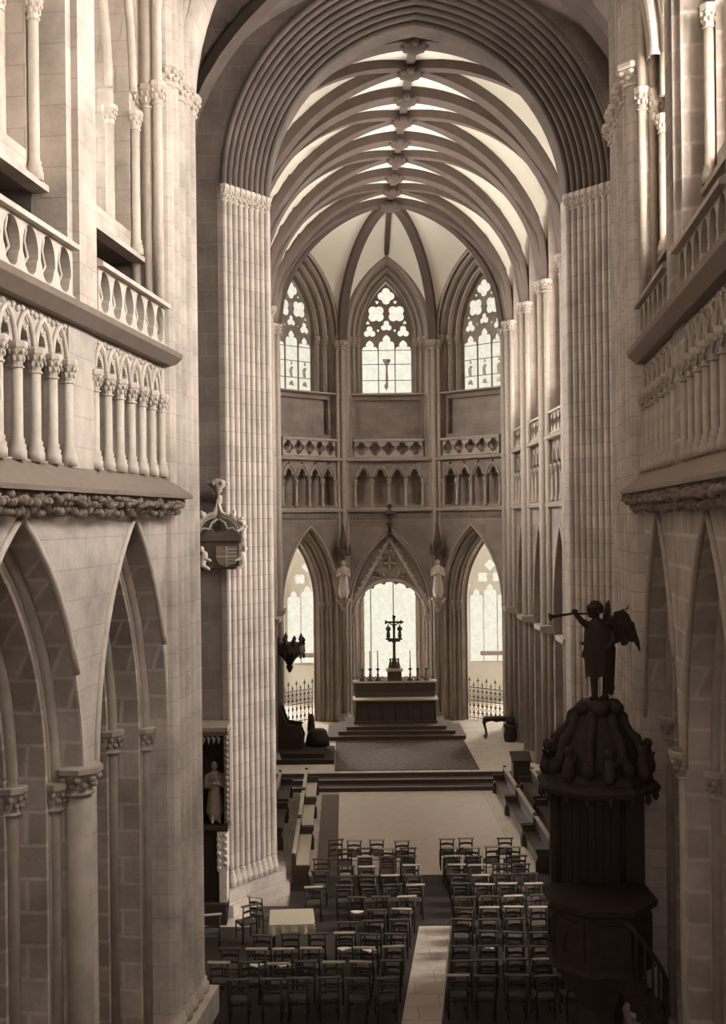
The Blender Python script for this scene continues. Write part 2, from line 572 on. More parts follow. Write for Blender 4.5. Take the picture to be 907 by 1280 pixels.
def nave_wall(side):
    left = side == 'left'
    O = Vector((-3.19, 20, 0)) if left else Vector((5.43, 20, 0))
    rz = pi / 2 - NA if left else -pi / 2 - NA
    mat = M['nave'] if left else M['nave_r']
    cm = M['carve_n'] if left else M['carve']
    cen = [-1.8, -6.2, -10.6] if left else [1.26, 5.6, 9.95]
    pit = 4.4 if left else 4.35
    hw, ow = pit / 2, 1.68
    ZS, H = 6.0, 3.72
    def AA(c): return 2.08 if (left and c < -5) else 1.82
    mb = MB(); mo = MB(); mp = MB()
    for c in cen:
        s0, s1 = c - hw, c + hw
        A = AA(c)
        wall_with_arch(mb, s0, s1, 0, 10.06, c, A, ZS, H, 0, 0, 0, .45, 14)
        ring(mo, c, A, ZS, H, 0, .02, -.015, .02, .45, 14)
        ring(mo, c, A, ZS, H, 0, .02, -.3, .45, .95, 14)
        ring(mo, c, A, ZS, H, 0, -.28, -.55, .95, 1.6, 14)
        # triforium screen
        holes = []
        n = 6; st = 2 * ow / n
        for i in range(n):
            x = c - ow + st * (i + .5)
            holes.append(trefoil_head(x, st / 2 - .06, 10.5, 11.75, .45))
        mb.plate([(c - ow, 10.46), (c + ow, 10.46), (c + ow, 12.5), (c - ow, 12.5)], holes, .04, .22)
        mp.box(c - ow, c + ow, 1.6, 1.7, 10.3, 12.6)
        mp.box(c - ow, c + ow, .23, 1.7, 12.5, 12.62)
        # clerestory above the wall walk
        wall_with_arch(mb, c - ow, c + ow, 14.35, 24, c, 1.3, 17.2, 3.2, 14.75, 0, .42, .7)
        ring(mb, c, 1.3, 17.2, 3.2, 14.75, .02, -.22, .7, 1.3)
        mb.box(c - ow - .02, c + ow, .26, .5, 14.27, 14.36)
        mp.box(c - ow, c + ow, 3.2, 3.4, 12.4, 14.6); mp.box(c - ow, c + ow, .45, 3.4, 14.30, 14.45); mp.box(c - ow, c + ow, .3, 3.4, 12.5, 12.78)
        for q in (-1, 1): mp.box(c + q * (ow - .02) - .03, c + q * (ow - .02) + .03, .5, 3.4, 12.6, 14.4)
        mb.box(c - ow, c + ow, 1.5, 1.7, 14.4, 24)
    edges = [c - hw for c in cen] + [c + hw for c in cen]
    piers = sorted(set(round(e, 2) for e in edges))
    for e in piers:
        if left and e > 0: continue
        if (not left) and e < -.5: continue
        mb.box(e - (hw - ow), e + (hw - ow), .0, 1.5, 10.3, 24)
        # pilaster shaft and small corbelled cap of the wall-walk door
        mb.box(e - .3, e + .3, -.06, .05, 13.6, 24)
    if left: mb.box(-.12, .1, 0, 1.5, 10.3, 24)
    else: mb.box(-.55, -.42, 0, 1.5, 10.3, 24)
    if left:
        mb.box(-26, cen[-1] - hw, 0, 1.5, 0, 24)
    else:
        mb.box(cen[-1] + hw, 26, 0, 1.5, 0, 24)
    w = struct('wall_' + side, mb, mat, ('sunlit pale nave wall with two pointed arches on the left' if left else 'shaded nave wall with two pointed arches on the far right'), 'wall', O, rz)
    mo.build('arch_orders', M['nave_r'], w); mp.build('wall_passage', M['tran'], w)  # passages get the darker stone to paint shade inside the recesses
    lo, hi = (cen[-1] - hw, .0) if left else (-.5, cen[-1] + hw)
    # arcade mouldings, shafts and capitals
    for c in cen:
        A = AA(c)
        for d, y, r, full in ((.03, -.015, .05, False), (-.06, .43, .11, True), (-.36, .93, .11, True), (-.18, .47, .05, True), (-.55, 1.3, .06, True)):
            p = arc(c, A, ZS, H, d, 14)
            if not full: p = [q for q in p if q[1] > 7.3 or q[0] < c]
            if full: p = [(p[0][0], .05)] + p + [(p[-1][0], .05)]
            MB().tube([(x, y, z) for x, z in p], r, 8).build('arch_moulding' if full else 'hood_moulding', cm if not full else M['arcm'], w)
            if full and r > .06:
                for sx in (-1, 1):
                    capital(w, c + sx * (A + d), y, ZS, r * 1.15, M['arcm'])
        bm_ = MB()
        for d, y in ((-.06, .43), (-.36, .93)):
            for sx in (-1, 1):
                base_ring(bm_, c + sx * (A + d), y, 0, .12)
        bm_.build('shaft_base', cm, w)
    # half shafts on the pier faces
    for e in piers:
        if (left and e > -.5) or ((not left) and e < .5): continue
        MB().tube([(e, .14, 0), (e, .14, 5.9)], .2, 12).build('pier_shaft', M['arcm'], w)
        capital(w, e, .14, 6.2, .19, M['arcm'])
    # sill ledge, foliage, string course
    MB().extr([(.4, 10.08), (-.44, 10.08), (-.44, 10.14), (.02, 10.47), (.4, 10.47)], lo, hi + .25 if left else hi).build('sill_ledge', M['slate'], w)
    fr = MB()
    L = hi - lo
    k = int(L / .155)
    fr.extr([(.02, 9.82), (-.06, 9.84), (-.36, 10.04), (-.36, 10.08), (.02, 10.08)], lo, hi)
    for i in range(k):
        x = lo + (i + .5) * L / k
        for q in range(3):
            fr.ell((x + rnd.uniform(-.07, .07), -.33 + rnd.uniform(-.05, .05), 9.99 + rnd.uniform(-.07, .05)), (rnd.uniform(.03, .07), .08, rnd.uniform(.03, .07)), 6, 4)
        fr.ell((x + .07 + rnd.uniform(-.05, .05), -.22, 9.84 + rnd.uniform(-.05, .04)), (.055, .09, rnd.uniform(.04, .085)), 6, 4)
    fr.build('foliate_frieze', M['slate'], w)
    MB().extr([(.3, 12.46), (-.12, 12.46), (-.28, 12.60), (-.30, 12.68), (-.02, 12.74), (.3, 12.74)], lo, hi + .22 if left else hi).build('string_course', M['slate'], w)
    for j, c in enumerate(cen):
        n = 6; st = 2 * ow / n
        for i in range(n + 1):
            colonnette(w, c - ow + st * i, .02, 10.47, 1.45, .074, cm)
        hd = MB()
        for i in range(n):
            x = c - ow + st * (i + .5)
            hd.tube([(px, .02, pz) for px, pz in arc(x, st / 2 - .03, 11.93, .42, 0, 6)], .035, 6)
            hd.tube([(px, .03, pz) for px, pz in foil(x, 12.22, .09, 4)] , .018, 5)
            for q in range(4):
                hd.ell((x - st / 2 + .06 + q * st * .25, .03, 12.36 + .03 * (q % 2)), (.05, .04, .05), 6, 4)
        hd.build('triforium_arch_heads', cm, w)
        # shafts of the clerestory recess
        for sx in (-1, 1):
            for q in (0, 1):
                colonnette(w, c + sx * (1.38 - .36 * q) , .34 + .34 * q, 14.35, 2.5, .075, cm)
        for d, y in ((.06, .36), (-.25, .7)):
            MB().tube([(px, y, pz) for px, pz in arc(c, 1.3, 17.2, 3.2, d)], .07, 8).build('window_arch_moulding', cm, w)
        word = ('nearer', 'camera-side')[min(j, 1)] if j else 'crossing-side'
        if j < 2:
            balustrade('%s balustrade of tall cusped ovals on the %s gallery' % (('far' if j == 0 else 'near'), 'sunlit left' if left else 'shaded right'), w, c, ow, 12.74, 13.56, 6, -.06, 'oval', cm)
        # window in the recess
        tr = MB()
        o_ = arc(c * 0, 1.09, 17.2, 2.95, 0)
        hs = [trefoil_head(x, .29, 14.9, 17.0, .55) for x in (-.7, 0, .7)] + [foil(-.4, 18.25, .33, 4, pi / 4), foil(.4, 18.25, .33, 4, pi / 4), foil(0, 19.1, .33, 4)]
        tr.plate([(-1.09, 14.75)] + o_ + [(1.09, 14.75)], hs, 0, .1)
        window('%s clerestory window set behind the %s gallery' % (['crossing-side', 'middle', 'camera-side'][j], 'left' if left else 'right'), w, c, 1.2, tr, [(-1.09, 14.75)] + o_ + [(1.09, 14.75)], M['glass_navel'] if left else M['glass_nave'], mat=mat)
    # vault shafts on the pilasters
    for e in piers:
        if (left and e > -.5) or ((not left) and e < .5): continue
        MB().box(e - .33, e + .36, -.10, .02, 12.74, 24).build('pilaster', mat, w)
    # shafts on the jamb of the pier beside the recess
    sj = -.13 if left else -.41
    for yy in (.44, .22, .02):
        MB().tube([(sj, yy, 12.8), (sj, yy, 17.6), (sj, yy, 24)], .085, 8).build('jamb_shaft', cm, w)
        capital(w, sj, yy, 17.35 + .25 * (.44 - yy), .085, cm)
    return w, cen, hw, ow
WL, cenL, hwL, owL = nave_wall('left')
WR, cenR, hwR, owR = nave_wall('right')

# aisles behind the arcades
def frame_pt(o, s, y, z=0):
    rz = o.rotation_euler.z
    return Vector(o.location) + Vector((cos(rz), sin(rz), 0)) * s + Vector((-sin(rz), cos(rz), 0)) * y + Vector((0, 0, z))
for w, nm, a, b in ((WL, 'left', -26, 1.9), (WR, 'right', -3.5, 26)):
    rz = w.rotation_euler.z
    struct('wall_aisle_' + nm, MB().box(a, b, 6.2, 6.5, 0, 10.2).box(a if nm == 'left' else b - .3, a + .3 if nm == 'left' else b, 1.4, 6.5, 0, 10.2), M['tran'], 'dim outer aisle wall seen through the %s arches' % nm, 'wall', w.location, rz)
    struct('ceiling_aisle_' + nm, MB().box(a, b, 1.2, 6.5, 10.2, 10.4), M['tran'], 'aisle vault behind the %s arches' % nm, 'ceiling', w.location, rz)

# ---------------------------------------------------------------- crossing piers at the end of the nave
def crossing_pier(w, s0, s1, y_back, n, label, mat, cm):
    rz = w.rotation_euler.z
    t = thing('clustered_pier', label, 'pillar', w.location, rz, 'great piers of the crossing')
    f = fluted((s0, -.02), (s1, -.02), n, .40)
    sc_ = MB().prism(f + [(s1, y_back), (s0, y_back)], 0, 24).build('shaft_cluster', mat, t)
    caps = [s0 + (s1 - s0) * (i + .5) / n for i in range(n)]
    for i, x in enumerate(caps):
        capital(sc_, x, -.02, 17.9 + (.1 if i % 2 else 0), (abs(s1 - s0) / n) * .36, cm)
    b = MB()
    for x in caps: base_ring(b, x, 0, .55, (abs(s1 - s0) / n) * .33)
    b.box(s0 - .05, s1 + .15, -.35, y_back, 0, .55)
    b.build('plinth', mat, t)
    return t
crossing_pier(WL, 0.0, 1.95, 2.0, 5, 'pale lit pier of shallow shafts where the left nave wall ends', M['nave'], M['carve_n'])
crossing_pier(WR, -3.9, -.5, 2.0, 6, 'tall broad pier of lit shafts behind the trumpeting angel', M['pier'], M['carve_n'])

# nave-side arch of the crossing
def swept_arch(mb, c, a, zs, h, prof, n=18):
    vs = []; k = len(prof)
    rows = None
    for d, y in prof:
        p = arc(c, a, zs, h, d, n)
        rows = len(p)
        vs += [(x, y, z) for x, z in p]
    fs = []
    for i in range(k - 1):
        for j in range(rows - 1):
            fs.append((i * rows + j, i * rows + j + 1, (i + 1) * rows + j + 1, (i + 1) * rows + j))
    mb.add(vs, fs)
O = frame_pt(WL, 1.25, 0)
mb = MB()
pf = [(.9, 0)] + [(q[1], q[0]) for q in []]
fl_ = fluted((-.85, -.55), (0, 0), 4, .38)
prof = [(-x, y) for x, y in fl_] + [(0, .6)] + [(-x, 1.15 - y) for x, y in reversed(fl_)]
swept_arch(mb, 4.32, 4.32, 17.9, 5.4, prof)
wall_with_arch(mb, -.9, 9.5, 17.9, 25, 4.32, 4.32, 17.9, 5.4, 17.9, .82, -.5, 1.6, 18)
struct('wall_nave_arch', mb, M['nave'], 'great moulded arch closing the nave at the top of the view', 'wall', O, -NA)

# ---------------------------------------------------------------- chancel arch, transept wall
CA, CH, CS = 3.84, 4.45, 17.95
AX = 1.97
NP = 9
pl = fluted((AX - CA - 1.08, 27.62), (AX - CA, 29.0), NP, .40)
MBw = MB()
wall_with_arch(MBw, -9, 14, 0, 25, AX, CA, CS, CH, 0, 1.0, 27.66, 28.6, 18)
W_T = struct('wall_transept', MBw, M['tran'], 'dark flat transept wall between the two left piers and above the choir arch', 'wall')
mb = MB()
prof = [(AX - CA - x, y) for x, y in pl] + [(0, 29.6)]
swept_arch(mb, AX, CA, CS, CH, prof)
for sd in (1,):
    pass
struct('trim_1', mb, M['archm'], 'broad dark moulded arch opening into the choir', 'arch')
for sg, lab in ((1, 'sunlit left pier of slender shafts at the choir entrance'), (-1, 'grey right pier of slender shafts at the choir entrance')):
    t = thing('clustered_pier', lab, 'pillar', (AX - sg * CA - sg * .5, 28.6, 0), 0, 'great piers of the crossing')
    ox, oy = t.location.x, t.location.y
    plan = [(x, y) for x, y in pl] + [(AX - CA, 29.6), (AX - CA - 1.3, 29.6), (AX - CA - 1.3, 27.7)]
    if sg < 0: plan = [(2 * AX - x, y) for x, y in plan]
    loc = [(x - ox, y - oy) for x, y in plan]
    sc_ = MB().prism(loc, 0, CS).build('shaft_cluster', M['pier'], t)
    p0, p1 = Vector((AX - CA - 1.08, 27.62)), Vector((AX - CA, 29.0))
    bs = MB()
    for i in range(NP):
        q = p0.lerp(p1, (i + .5) / NP)
        x = q.x if sg > 0 else 2 * AX - q.x
        capital(sc_, x - ox, q.y - oy, CS + .02, .075, M['carve_n'])
        base_ring(bs, x - ox, q.y - oy, .62, .075)
    # stepped plinth following the cluster
    d = (p1 - p0).normalized(); nn = Vector((d.y, -d.x))
    for off, z0, z1 in ((.34, 0, .3), (.22, .3, .62)):
        a0 = p0 + nn * off - d * .2; a1 = p1 + nn * off + d * .15
        pp = [(a0.x, a0.y), (a1.x, a1.y), (p1.x + off * .8, 29.7), (p0.x - .2, 29.7), (p0.x - .2, a0.y)]
        if sg < 0: pp = [(2 * AX - x, y) for x, y in pp]
        bs.prism([(x - ox, y - oy) for x, y in pp], z0, z1)
    bs.build('plinth', M['pier'], t)

# ---------------------------------------------------------------- vaults
def vprof(t, a=HW, h=VH):
    R_ = rise_R(a, h)
    xl = a * (1 - t)
    return math.sqrt(max(0, R_ * R_ - (R_ - xl) ** 2))
def vault_cells(mb, x0, x1, y0, y1, zs, ymin=None, nu=36, nv=20):
    cx, cy, hx, hy = (x0 + x1) / 2, (y0 + y1) / 2, (x1 - x0) / 2, (y1 - y0) / 2
    vs = []; fs = []
    vv = [-1 + 2 * j / nv for j in range(nv + 1)]
    if ymin is not None: vv = [v for v in vv if cy + v * hy >= ymin - 1e-6]
    for j, v in enumerate(vv):
        for i in range(nu + 1):
            u = -1 + 2 * i / nu
            vs.append((cx + u * hx, cy + v * hy, zs + vprof(min(abs(u), abs(v)))))
    for j in range(len(vv) - 1):
        for i in range(nu):
            a = j * (nu + 1) + i
            fs.append((a, a + 1, a + nu + 2, a + nu + 1))
    mb.add(vs, fs, False)
RIBT = [(-.30, .28), (-.30, -.06), (-.20, -.16), (-.14, -.16), (-.10, -.30), (.10, -.30), (.14, -.16), (.20, -.16), (.30, -.06), (.30, .28)]
RIBD = [(x * .62, q * .8) for x, q in RIBT]
def rib(parent, fn, n, prof, side, name='rib', mat=None):
    MB().sweep([fn(-1 + 2 * i / n) for i in range(n + 1)], prof, side).build(name, mat or M['rib'], parent)
def boss(parent, x, y, z, r=.36):
    mb = MB().lathe([(r * .5, .15), (r, .05), (r * .9, -.12), (r * .4, -.24), (.03, -.28)], (x, y, z), 12)
    for k in range(8):
        w = 2 * pi * k / 8
        mb.ell((x + r * .85 * cos(w), y + r * .85 * sin(w), z - .05), (.12, .12, .1), 7, 5)
    mb.build('boss', M['rib'], parent)
YB = [26.65, 30.6, 34.55, 38.5, 42.45, 46.4]
cells = MB()
for i in range(5):
    vault_cells(cells, CX - HW, CX + HW, YB[i], YB[i + 1], SP, 28.2 if i == 0 else None)
# apse webs
KX, KY = CX, 46.4
CORN = [(-2.94, 46.4), (-2.94, 48.3), (-.06, 51.0), (4.18, 51.0), (7.06, 48.3), (7.06, 46.4)]
def inv_prof(z):
    lo, hi = 0.0, 1.0
    for _ in range(40):
        m = (lo + hi) / 2
        if vprof(m) > z: lo = m
        else: hi = m
    return lo
for i in range(5):
    A0, A1 = CORN[i], CORN[i + 1]
    nq, nr = 20, 16
    vs = []; fs = []
    for q in range(nq + 1):
        tq = q / nq
        x_ = abs(2 * tq - 1)
        wz = vprof(x_, 2.1, 3.9) if i not in (0, 4) else vprof(x_, 2.1, 3.3)
        m_ = inv_prof(wz) if 0 < tq < 1 else 1.0
        wx, wy = A0[0] + (A1[0] - A0[0]) * tq, A0[1] + (A1[1] - A0[1]) * tq
        for r_ in range(nr + 1):
            f = r_ / nr
            vs.append((KX + (wx - KX) * f, KY + (wy - KY) * f, SP + vprof(f * m_)))
    for q in range(nq):
        for r_ in range(nr):
            a = q * (nr + 1) + r_
            fs.append((a, a + 1, a + nr + 2, a + nr + 1))
    cells.add(vs, fs, True)
CEIL = struct('ceiling', cells, M['plaster'], 'whitewashed rib vault over the choir and apse', 'ceiling')
for Y in YB[1:]:
    rib(CEIL, lambda t, Y=Y: (CX + t * HW, Y, SP + vprof(abs(t)) - .02), 40, RIBT, (0, 1, 0), 'transverse_rib')
for i in range(5):
    ym, hy = (YB[i] + YB[i + 1]) / 2, (YB[i + 1] - YB[i]) / 2
    lo = 0 if i else -.2
    for sg in (1, -1):
        sd = Vector((-sg * hy, HW, 0)).normalized()
        if i: rib(CEIL, lambda t, sg=sg, ym=ym, hy=hy: (CX + t * HW, ym + sg * t * hy, SP + vprof(abs(t)) - .01), 40, RIBD, sd, 'diagonal_rib')
    if i:
        boss(CEIL, CX, ym, SP + VH - .25, .32)
    boss(CEIL, CX, YB[i + 1], SP + VH - .28, .34 if i < 4 else .5)
for k in (1, 2, 3, 4):
    px, py = CORN[k]
    sd = Vector((-(py - KY), px - KX, 0)).normalized()
    MB().sweep([(KX + (px - KX) * f, KY + (py - KY) * f, SP + vprof(f) - .01) for f in [j / 24 for j in range(25)]], RIBD, sd).build('apse_rib', M['rib'], CEIL)
mb = MB().box(CX - .12, CX + .12, 28.6, 46.4, SP + VH - .12, SP + VH + .1)
mb.build('ridge_rib', M['rib'], CEIL)
MB().tube([(CX, 46.4, SP + VH - .05), (CX, 48.7, SP + VH - .35), (CX, 50.9, SP + 3.95)], .11, 8).build('ridge_rib', M['rib'], CEIL)

cells = MB()
vault_cells(cells, -4.1, 7.9, 21.2, 27.7, 17.95)
vault_cells(cells, -12, -4.1, 21.2, 27.7, 17.95)
vault_cells(cells, 7.9, 15.8, 21.2, 27.7, 17.95)
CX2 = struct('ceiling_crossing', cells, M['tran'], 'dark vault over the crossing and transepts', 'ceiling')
for sg in (1, -1):
    rib(CX2, lambda t, sg=sg: (1.9 + t * 6.0, 24.45 + sg * t * 3.25, 17.95 + vprof(abs(t)) - .02), 30, RIBD, Vector((-sg * 3.25, 6.0, 0)).normalized(), 'diagonal_rib')

cells = MB()
for i in range(6):
    vault_cells(cells, -4.3, 4.3, -6.2 + 4.35 * i, -1.85 + 4.35 * i, 17.95)
CN = struct('ceiling_nave', cells, M['plaster'], 'whitewashed rib vault of the nave overhead', 'ceiling', (-1.75, 0, 0), -NA)
CN.location = (1.05 - .134 * 20 + .134 * 0, -.4, 0)
# transept ends
struct('wall_transept_left', MB().box(-12.3, -12, 14, 29, 0, 25).box(-12.3, -4.2, 21.0, 21.3, 10.2, 25), M['tran'], 'end wall of the left transept', 'wall')
mb = MB()
mb.plate([(-8.6, 0), (8.6, 0), (8.6, 25), (-8.6, 25)], [[(-2.6, 6)] + arc(0, 2.6, 14, 5, 0) + [(2.6, 6)]], 0, .5)
WT = struct('wall_transept_right', mb, M['tran'], 'end wall of the right transept with its great window', 'wall', (15.8, 24.4, 0), -pi / 2)
tr = MB()
tr.plate([(-2.6, 6)] + arc(0, 2.6, 14, 5, 0) + [(2.6, 6)],
         [trefoil_head(x, .52, 6.2, 13.2, 1.0) for x in (-1.9, -.64, .64, 1.9)] + [foil(-1.2, 15.3, .75, 4, pi / 4), foil(1.2, 15.3, .75, 4, pi / 4), foil(0, 16.9, .8, 6)], 0, .15)
window('great traceried window in the end of the right transept', WT, 0, .3, tr, [(-2.6, 6)] + arc(0, 2.6, 14, 5, 0) + [(2.6, 6)], M['glass_tr'])
struct('wall_transept_back', MB().box(6.6, 15.8, 21.0, 21.3, 10.2, 25), M['tran'], 'nave-side wall of the right transept', 'wall')

# ---------------------------------------------------------------- choir side walls
def quatre_bal(label, w, c, half, n=5):
    return balustrade(label, w, c, half, 12.48, 13.28, n, .0, 'quatre', M['carve'])

def tri_screen(mb, c, half, n, z0=10.16, z1=12.28):
    st = 2 * half / n
    holes = []
    for i in range(n):
        x = c - half + st * (i + .5)
        holes.append(trefoil_head(x, st / 2 - .07, z0 + .12, z0 + 1.25, .52))
        holes.append(foil(x - st / 2 + .0 if False else x, z1 - .14, .07, 4))
    mb.plate([(c - half - .12, z0), (c + half + .12, z0), (c + half + .12, z1), (c - half - .12, z1)], holes, .06, .22)
    mb.box(c - half - .12, c + half + .12, .62, .72, z0, z1)

def choir_wall(side):
    sg = 1 if side == 'left' else -1
    O = (-2.94, 0, 0) if sg > 0 else (7.06, 0, 0)
    rz = sg * pi / 2
    mb = MB()
    bays = [(30.6, 34.55), (34.55, 38.5), (38.5, 42.45), (42.45, 46.4)]
    A, ZS, H = 1.28, 5.95, 3.4
    def S(y): return sg * y
    def pr(a, b): return (min(S(a), S(b)), max(S(a), S(b)))
    s0, s1 = pr(28.3, 30.6); mb.box(s0, s1, 0, 1.2, 0, 23.4)
    s0, s1 = pr(46.4, 48.6); mb.box(s0, s1, 0, 1.2, 0, 23.4)
    for a, b in bays:
        c = S((a + b) / 2); s0, s1 = pr(a, b)
        wall_with_arch(mb, s0, s1, 0, 10.1, c, A, ZS, H, 0, 0, 0, .35)
        ring(mb, c, A, ZS, H, 0, .02, -.22, .35, .7)
        ring(mb, c, A, ZS, H, 0, -.2, -.44, .7, 1.2)
        tri_screen(mb, c, 1.5, 4)
        for e0, e1 in ((s0, c - 1.6), (c + 1.6, s1)):
            mb.box(e0, e1, 0, 1.2, 10.1, 23.4)
        wall_with_arch(mb, c - 1.6, c + 1.6, 12.3, 23.4, c, 1.3, 17.9, 3.2, 14.2, 0, .45, 1.5)
    w = struct('wall_choir_' + side, mb, M['choir'], 'three-tiered %s wall of the choir running back to the apse' % side, 'wall', O, rz)
    lo, hi = pr(28.3, 48.3)
    MB().extr([(.1, 10.0), (-.16, 10.02), (-.2, 10.1), (-.03, 10.18), (.1, 10.18)], lo, hi).build('string_course', M['carve'], w)
    MB().extr([(.3, 12.28), (-.18, 12.30), (-.22, 12.40), (-.05, 12.47), (.3, 12.47)], lo, hi).build('string_course', M['carve'], w)
    for j, (a, b) in enumerate(bays):
        c = S((a + b) / 2)
        for d, y, r in ((-.06, .33, .08), (-.28, .68, .08)):
            p = arc(c, A, ZS, H, d)
            MB().tube([(x, y, z) for x, z in [(p[0][0], FZ * (1 if a > 40 else 0))] + p + [(p[-1][0], FZ * (1 if a > 40 else 0))]], r, 8).build('arch_moulding', M['carve'], w)
        MB().tube([(x, -.02, z) for x, z in arc(c, A, ZS, H, .06)], .05, 6).build('hood_moulding', M['carve'], w)
        for i in range(5):
            colonnette(w, c - 1.5 + .75 * i, .03, 10.2, 1.25, .06, M['carve'])
        fo = MB()
        for i in range(4):
            x = c - 1.5 + .75 * (i + .5)
            fo.tube([(px, .04, pz) for px, pz in arc(x, .32, 11.55, .5, 0, 6)], .03, 6)
        fo.build('triforium_arch_heads', M['carve'], w)
        which = ['nearest the choir arch', 'second from the choir arch', 'third from the choir arch', 'next to the apse'][j]
        quatre_bal('quatrefoil balustrade high on the %s choir wall, %s' % (side, which), w, c, 1.5, 5)
        for q in (-1, 1):
            colonnette(w, c + q * 1.36, .40, 13.4, 4.5, .075, M['carve'])
        tr = MB()
        ap = arc(0, 1.3, 17.9, 3.2, 0)
        tr.plate([(-1.3, 14.2)] + ap + [(1.3, 14.2)], [trefoil_head(x, .35, 14.4, 17.4, .55) for x in (-.84, 0, .84)] + [foil(-.5, 18.75, .4, 4, pi / 4), foil(.5, 18.75, .4, 4, pi / 4), foil(0, 19.75, .42, 4)], 0, .1)
        window('clerestory window of the %s choir wall, %s' % (side, which), w, c, 1.35, tr, [(-1.3, 14.2)] + ap + [(1.3, 14.2)], M['glass_cl'])
    for Y in YB[1:]:
        s = S(Y)
        zf = FZ if Y > 40.7 else 0
        for dx, dy, r in ((0, -.20, .15), (-.26, -.06, .12), (.26, -.06, .12)):
            MB().tube([(s + dx, dy, zf), (s + dx, dy, SP - .38)], r, 10).build('vault_shaft', M['carve'], w)
            capital(w, s + dx, dy, SP, r * 1.02, M['carve'])
        MB().extr([(.0, 5.70), (-.42, 5.76), (-.48, 5.82), (-.48, 5.96), (.0, 5.98)], s - .62, s + .62).build('abacus', M['carve'], w)
        b = MB()
        for dx, dy, r in ((0, -.20, .15), (-.26, -.06, .12), (.26, -.06, .12)):
            base_ring(b, s + dx, dy, zf, r)
        b.build('shaft_base', M['carve'], w)
    return w
WCR = choir_wall('right')
WCL = choir_wall('left')
# choir aisles
struct('wall_choir_aisle_right', MB().box(12.6, 12.9, 28.6, 48, 0, 10.2).box(8.3, 12.9, 47.2, 47.5, 0, 10.2), M['tran'], 'dim wall of the aisle behind the right choir arches', 'wall')
struct('ceiling_choir_aisle_right', MB().box(8.0, 12.9, 28.6, 47.5, 10.2, 10.4), M['tran'], 'low vault of the aisle behind the right choir arches', 'ceiling')
struct('wall_choir_aisle_left', MB().box(-8.8, -8.5, 28.6, 48, 0, 10.2).box(-8.8, -4.2, 47.2, 47.5, 0, 10.2), M['tran'], 'dim wall of the aisle behind the left choir arches', 'wall')
struct('ceiling_choir_aisle_left', MB().box(-8.8, -3.9, 28.6, 47.5, 10.2, 10.4), M['tran'], 'low vault of the aisle behind the left choir arches', 'ceiling')

# ---------------------------------------------------------------- apse
def apse_window(label, wall, y, gm, kind):
    tr = MB()
    ap = arc(0, 1.2, 18.0, 2.62, 0)
    outer = [(-1.2, 15.38)] + ap + [(1.2, 15.38)]
    holes = [trefoil_head(-.775, .365, 15.46, 17.45, .52), trefoil_head(0, .365, 15.46, 17.68, .55), trefoil_head(.775, .365, 15.46, 17.45, .52),
             foil(0, 18.62, .27, 3, pi / 2), foil(-.78, 18.35, .29, 3, pi / 2), foil(.78, 18.35, .29, 3, pi / 2),
             foil(-.47, 19.20, .42, 4, pi / 4), foil(.47, 19.20, .42, 4, pi / 4), foil(0, 20.02, .39, 4, 0)]
    for sx in (-1, 1):
        holes += [foil(sx * .86, 18.78, .09, 3, pi / 2), foil(sx * .42, 19.74, .09, 3, -pi / 2), foil(sx * .39, 18.42, .07, 3, -pi / 2)]
    tr.plate(outer, holes, 0, .14)
    def extra(o):
        bars = MB()
        for z in (16.1, 16.85, 17.5):
            bars.box(-1.13, 1.13, .03, .05, z - .015, z + .015)
        bars.build('saddle_bar', M['iron'], o)
        fig = MB()
        if kind == 'mid':
            fig.plate([(-.05, 15.7), (.05, 15.7), (.06, 16.2), (.04, 16.75), (.18, 17.0), (.17, 17.1), (-.17, 17.1), (-.18, 17.0), (-.04, 16.75), (-.06, 16.2)], (), .035, .05)
            fig.plate([(-.13, 15.85), (-.05, 15.62), (.07, 15.85), (.0, 16.05)], (), .03, .035)
        else:
            for x in (-.79, 0, .79):
                fig.plate([(x - .10, 16.15), (x + .06, 16.1), (x + .03, 16.4), (x + .12, 16.55), (x - .02, 16.6), (x - .14, 16.45)], (), .035, .05)
                fig.plate([(x - .16, 15.75), (x + .13, 15.7), (x + .05, 15.95), (x - .1, 15.9)], (), .035, .05)
                fig.plate([(x - .05, 16.68), (x + .05, 16.66), (x + .04, 16.8), (x - .04, 16.82)], (), .035, .05)
        fig.build('painted_glass_figure', M['tint'], o)
    return window(label, wall, 0, y, tr, outer, gm, .07, extra)

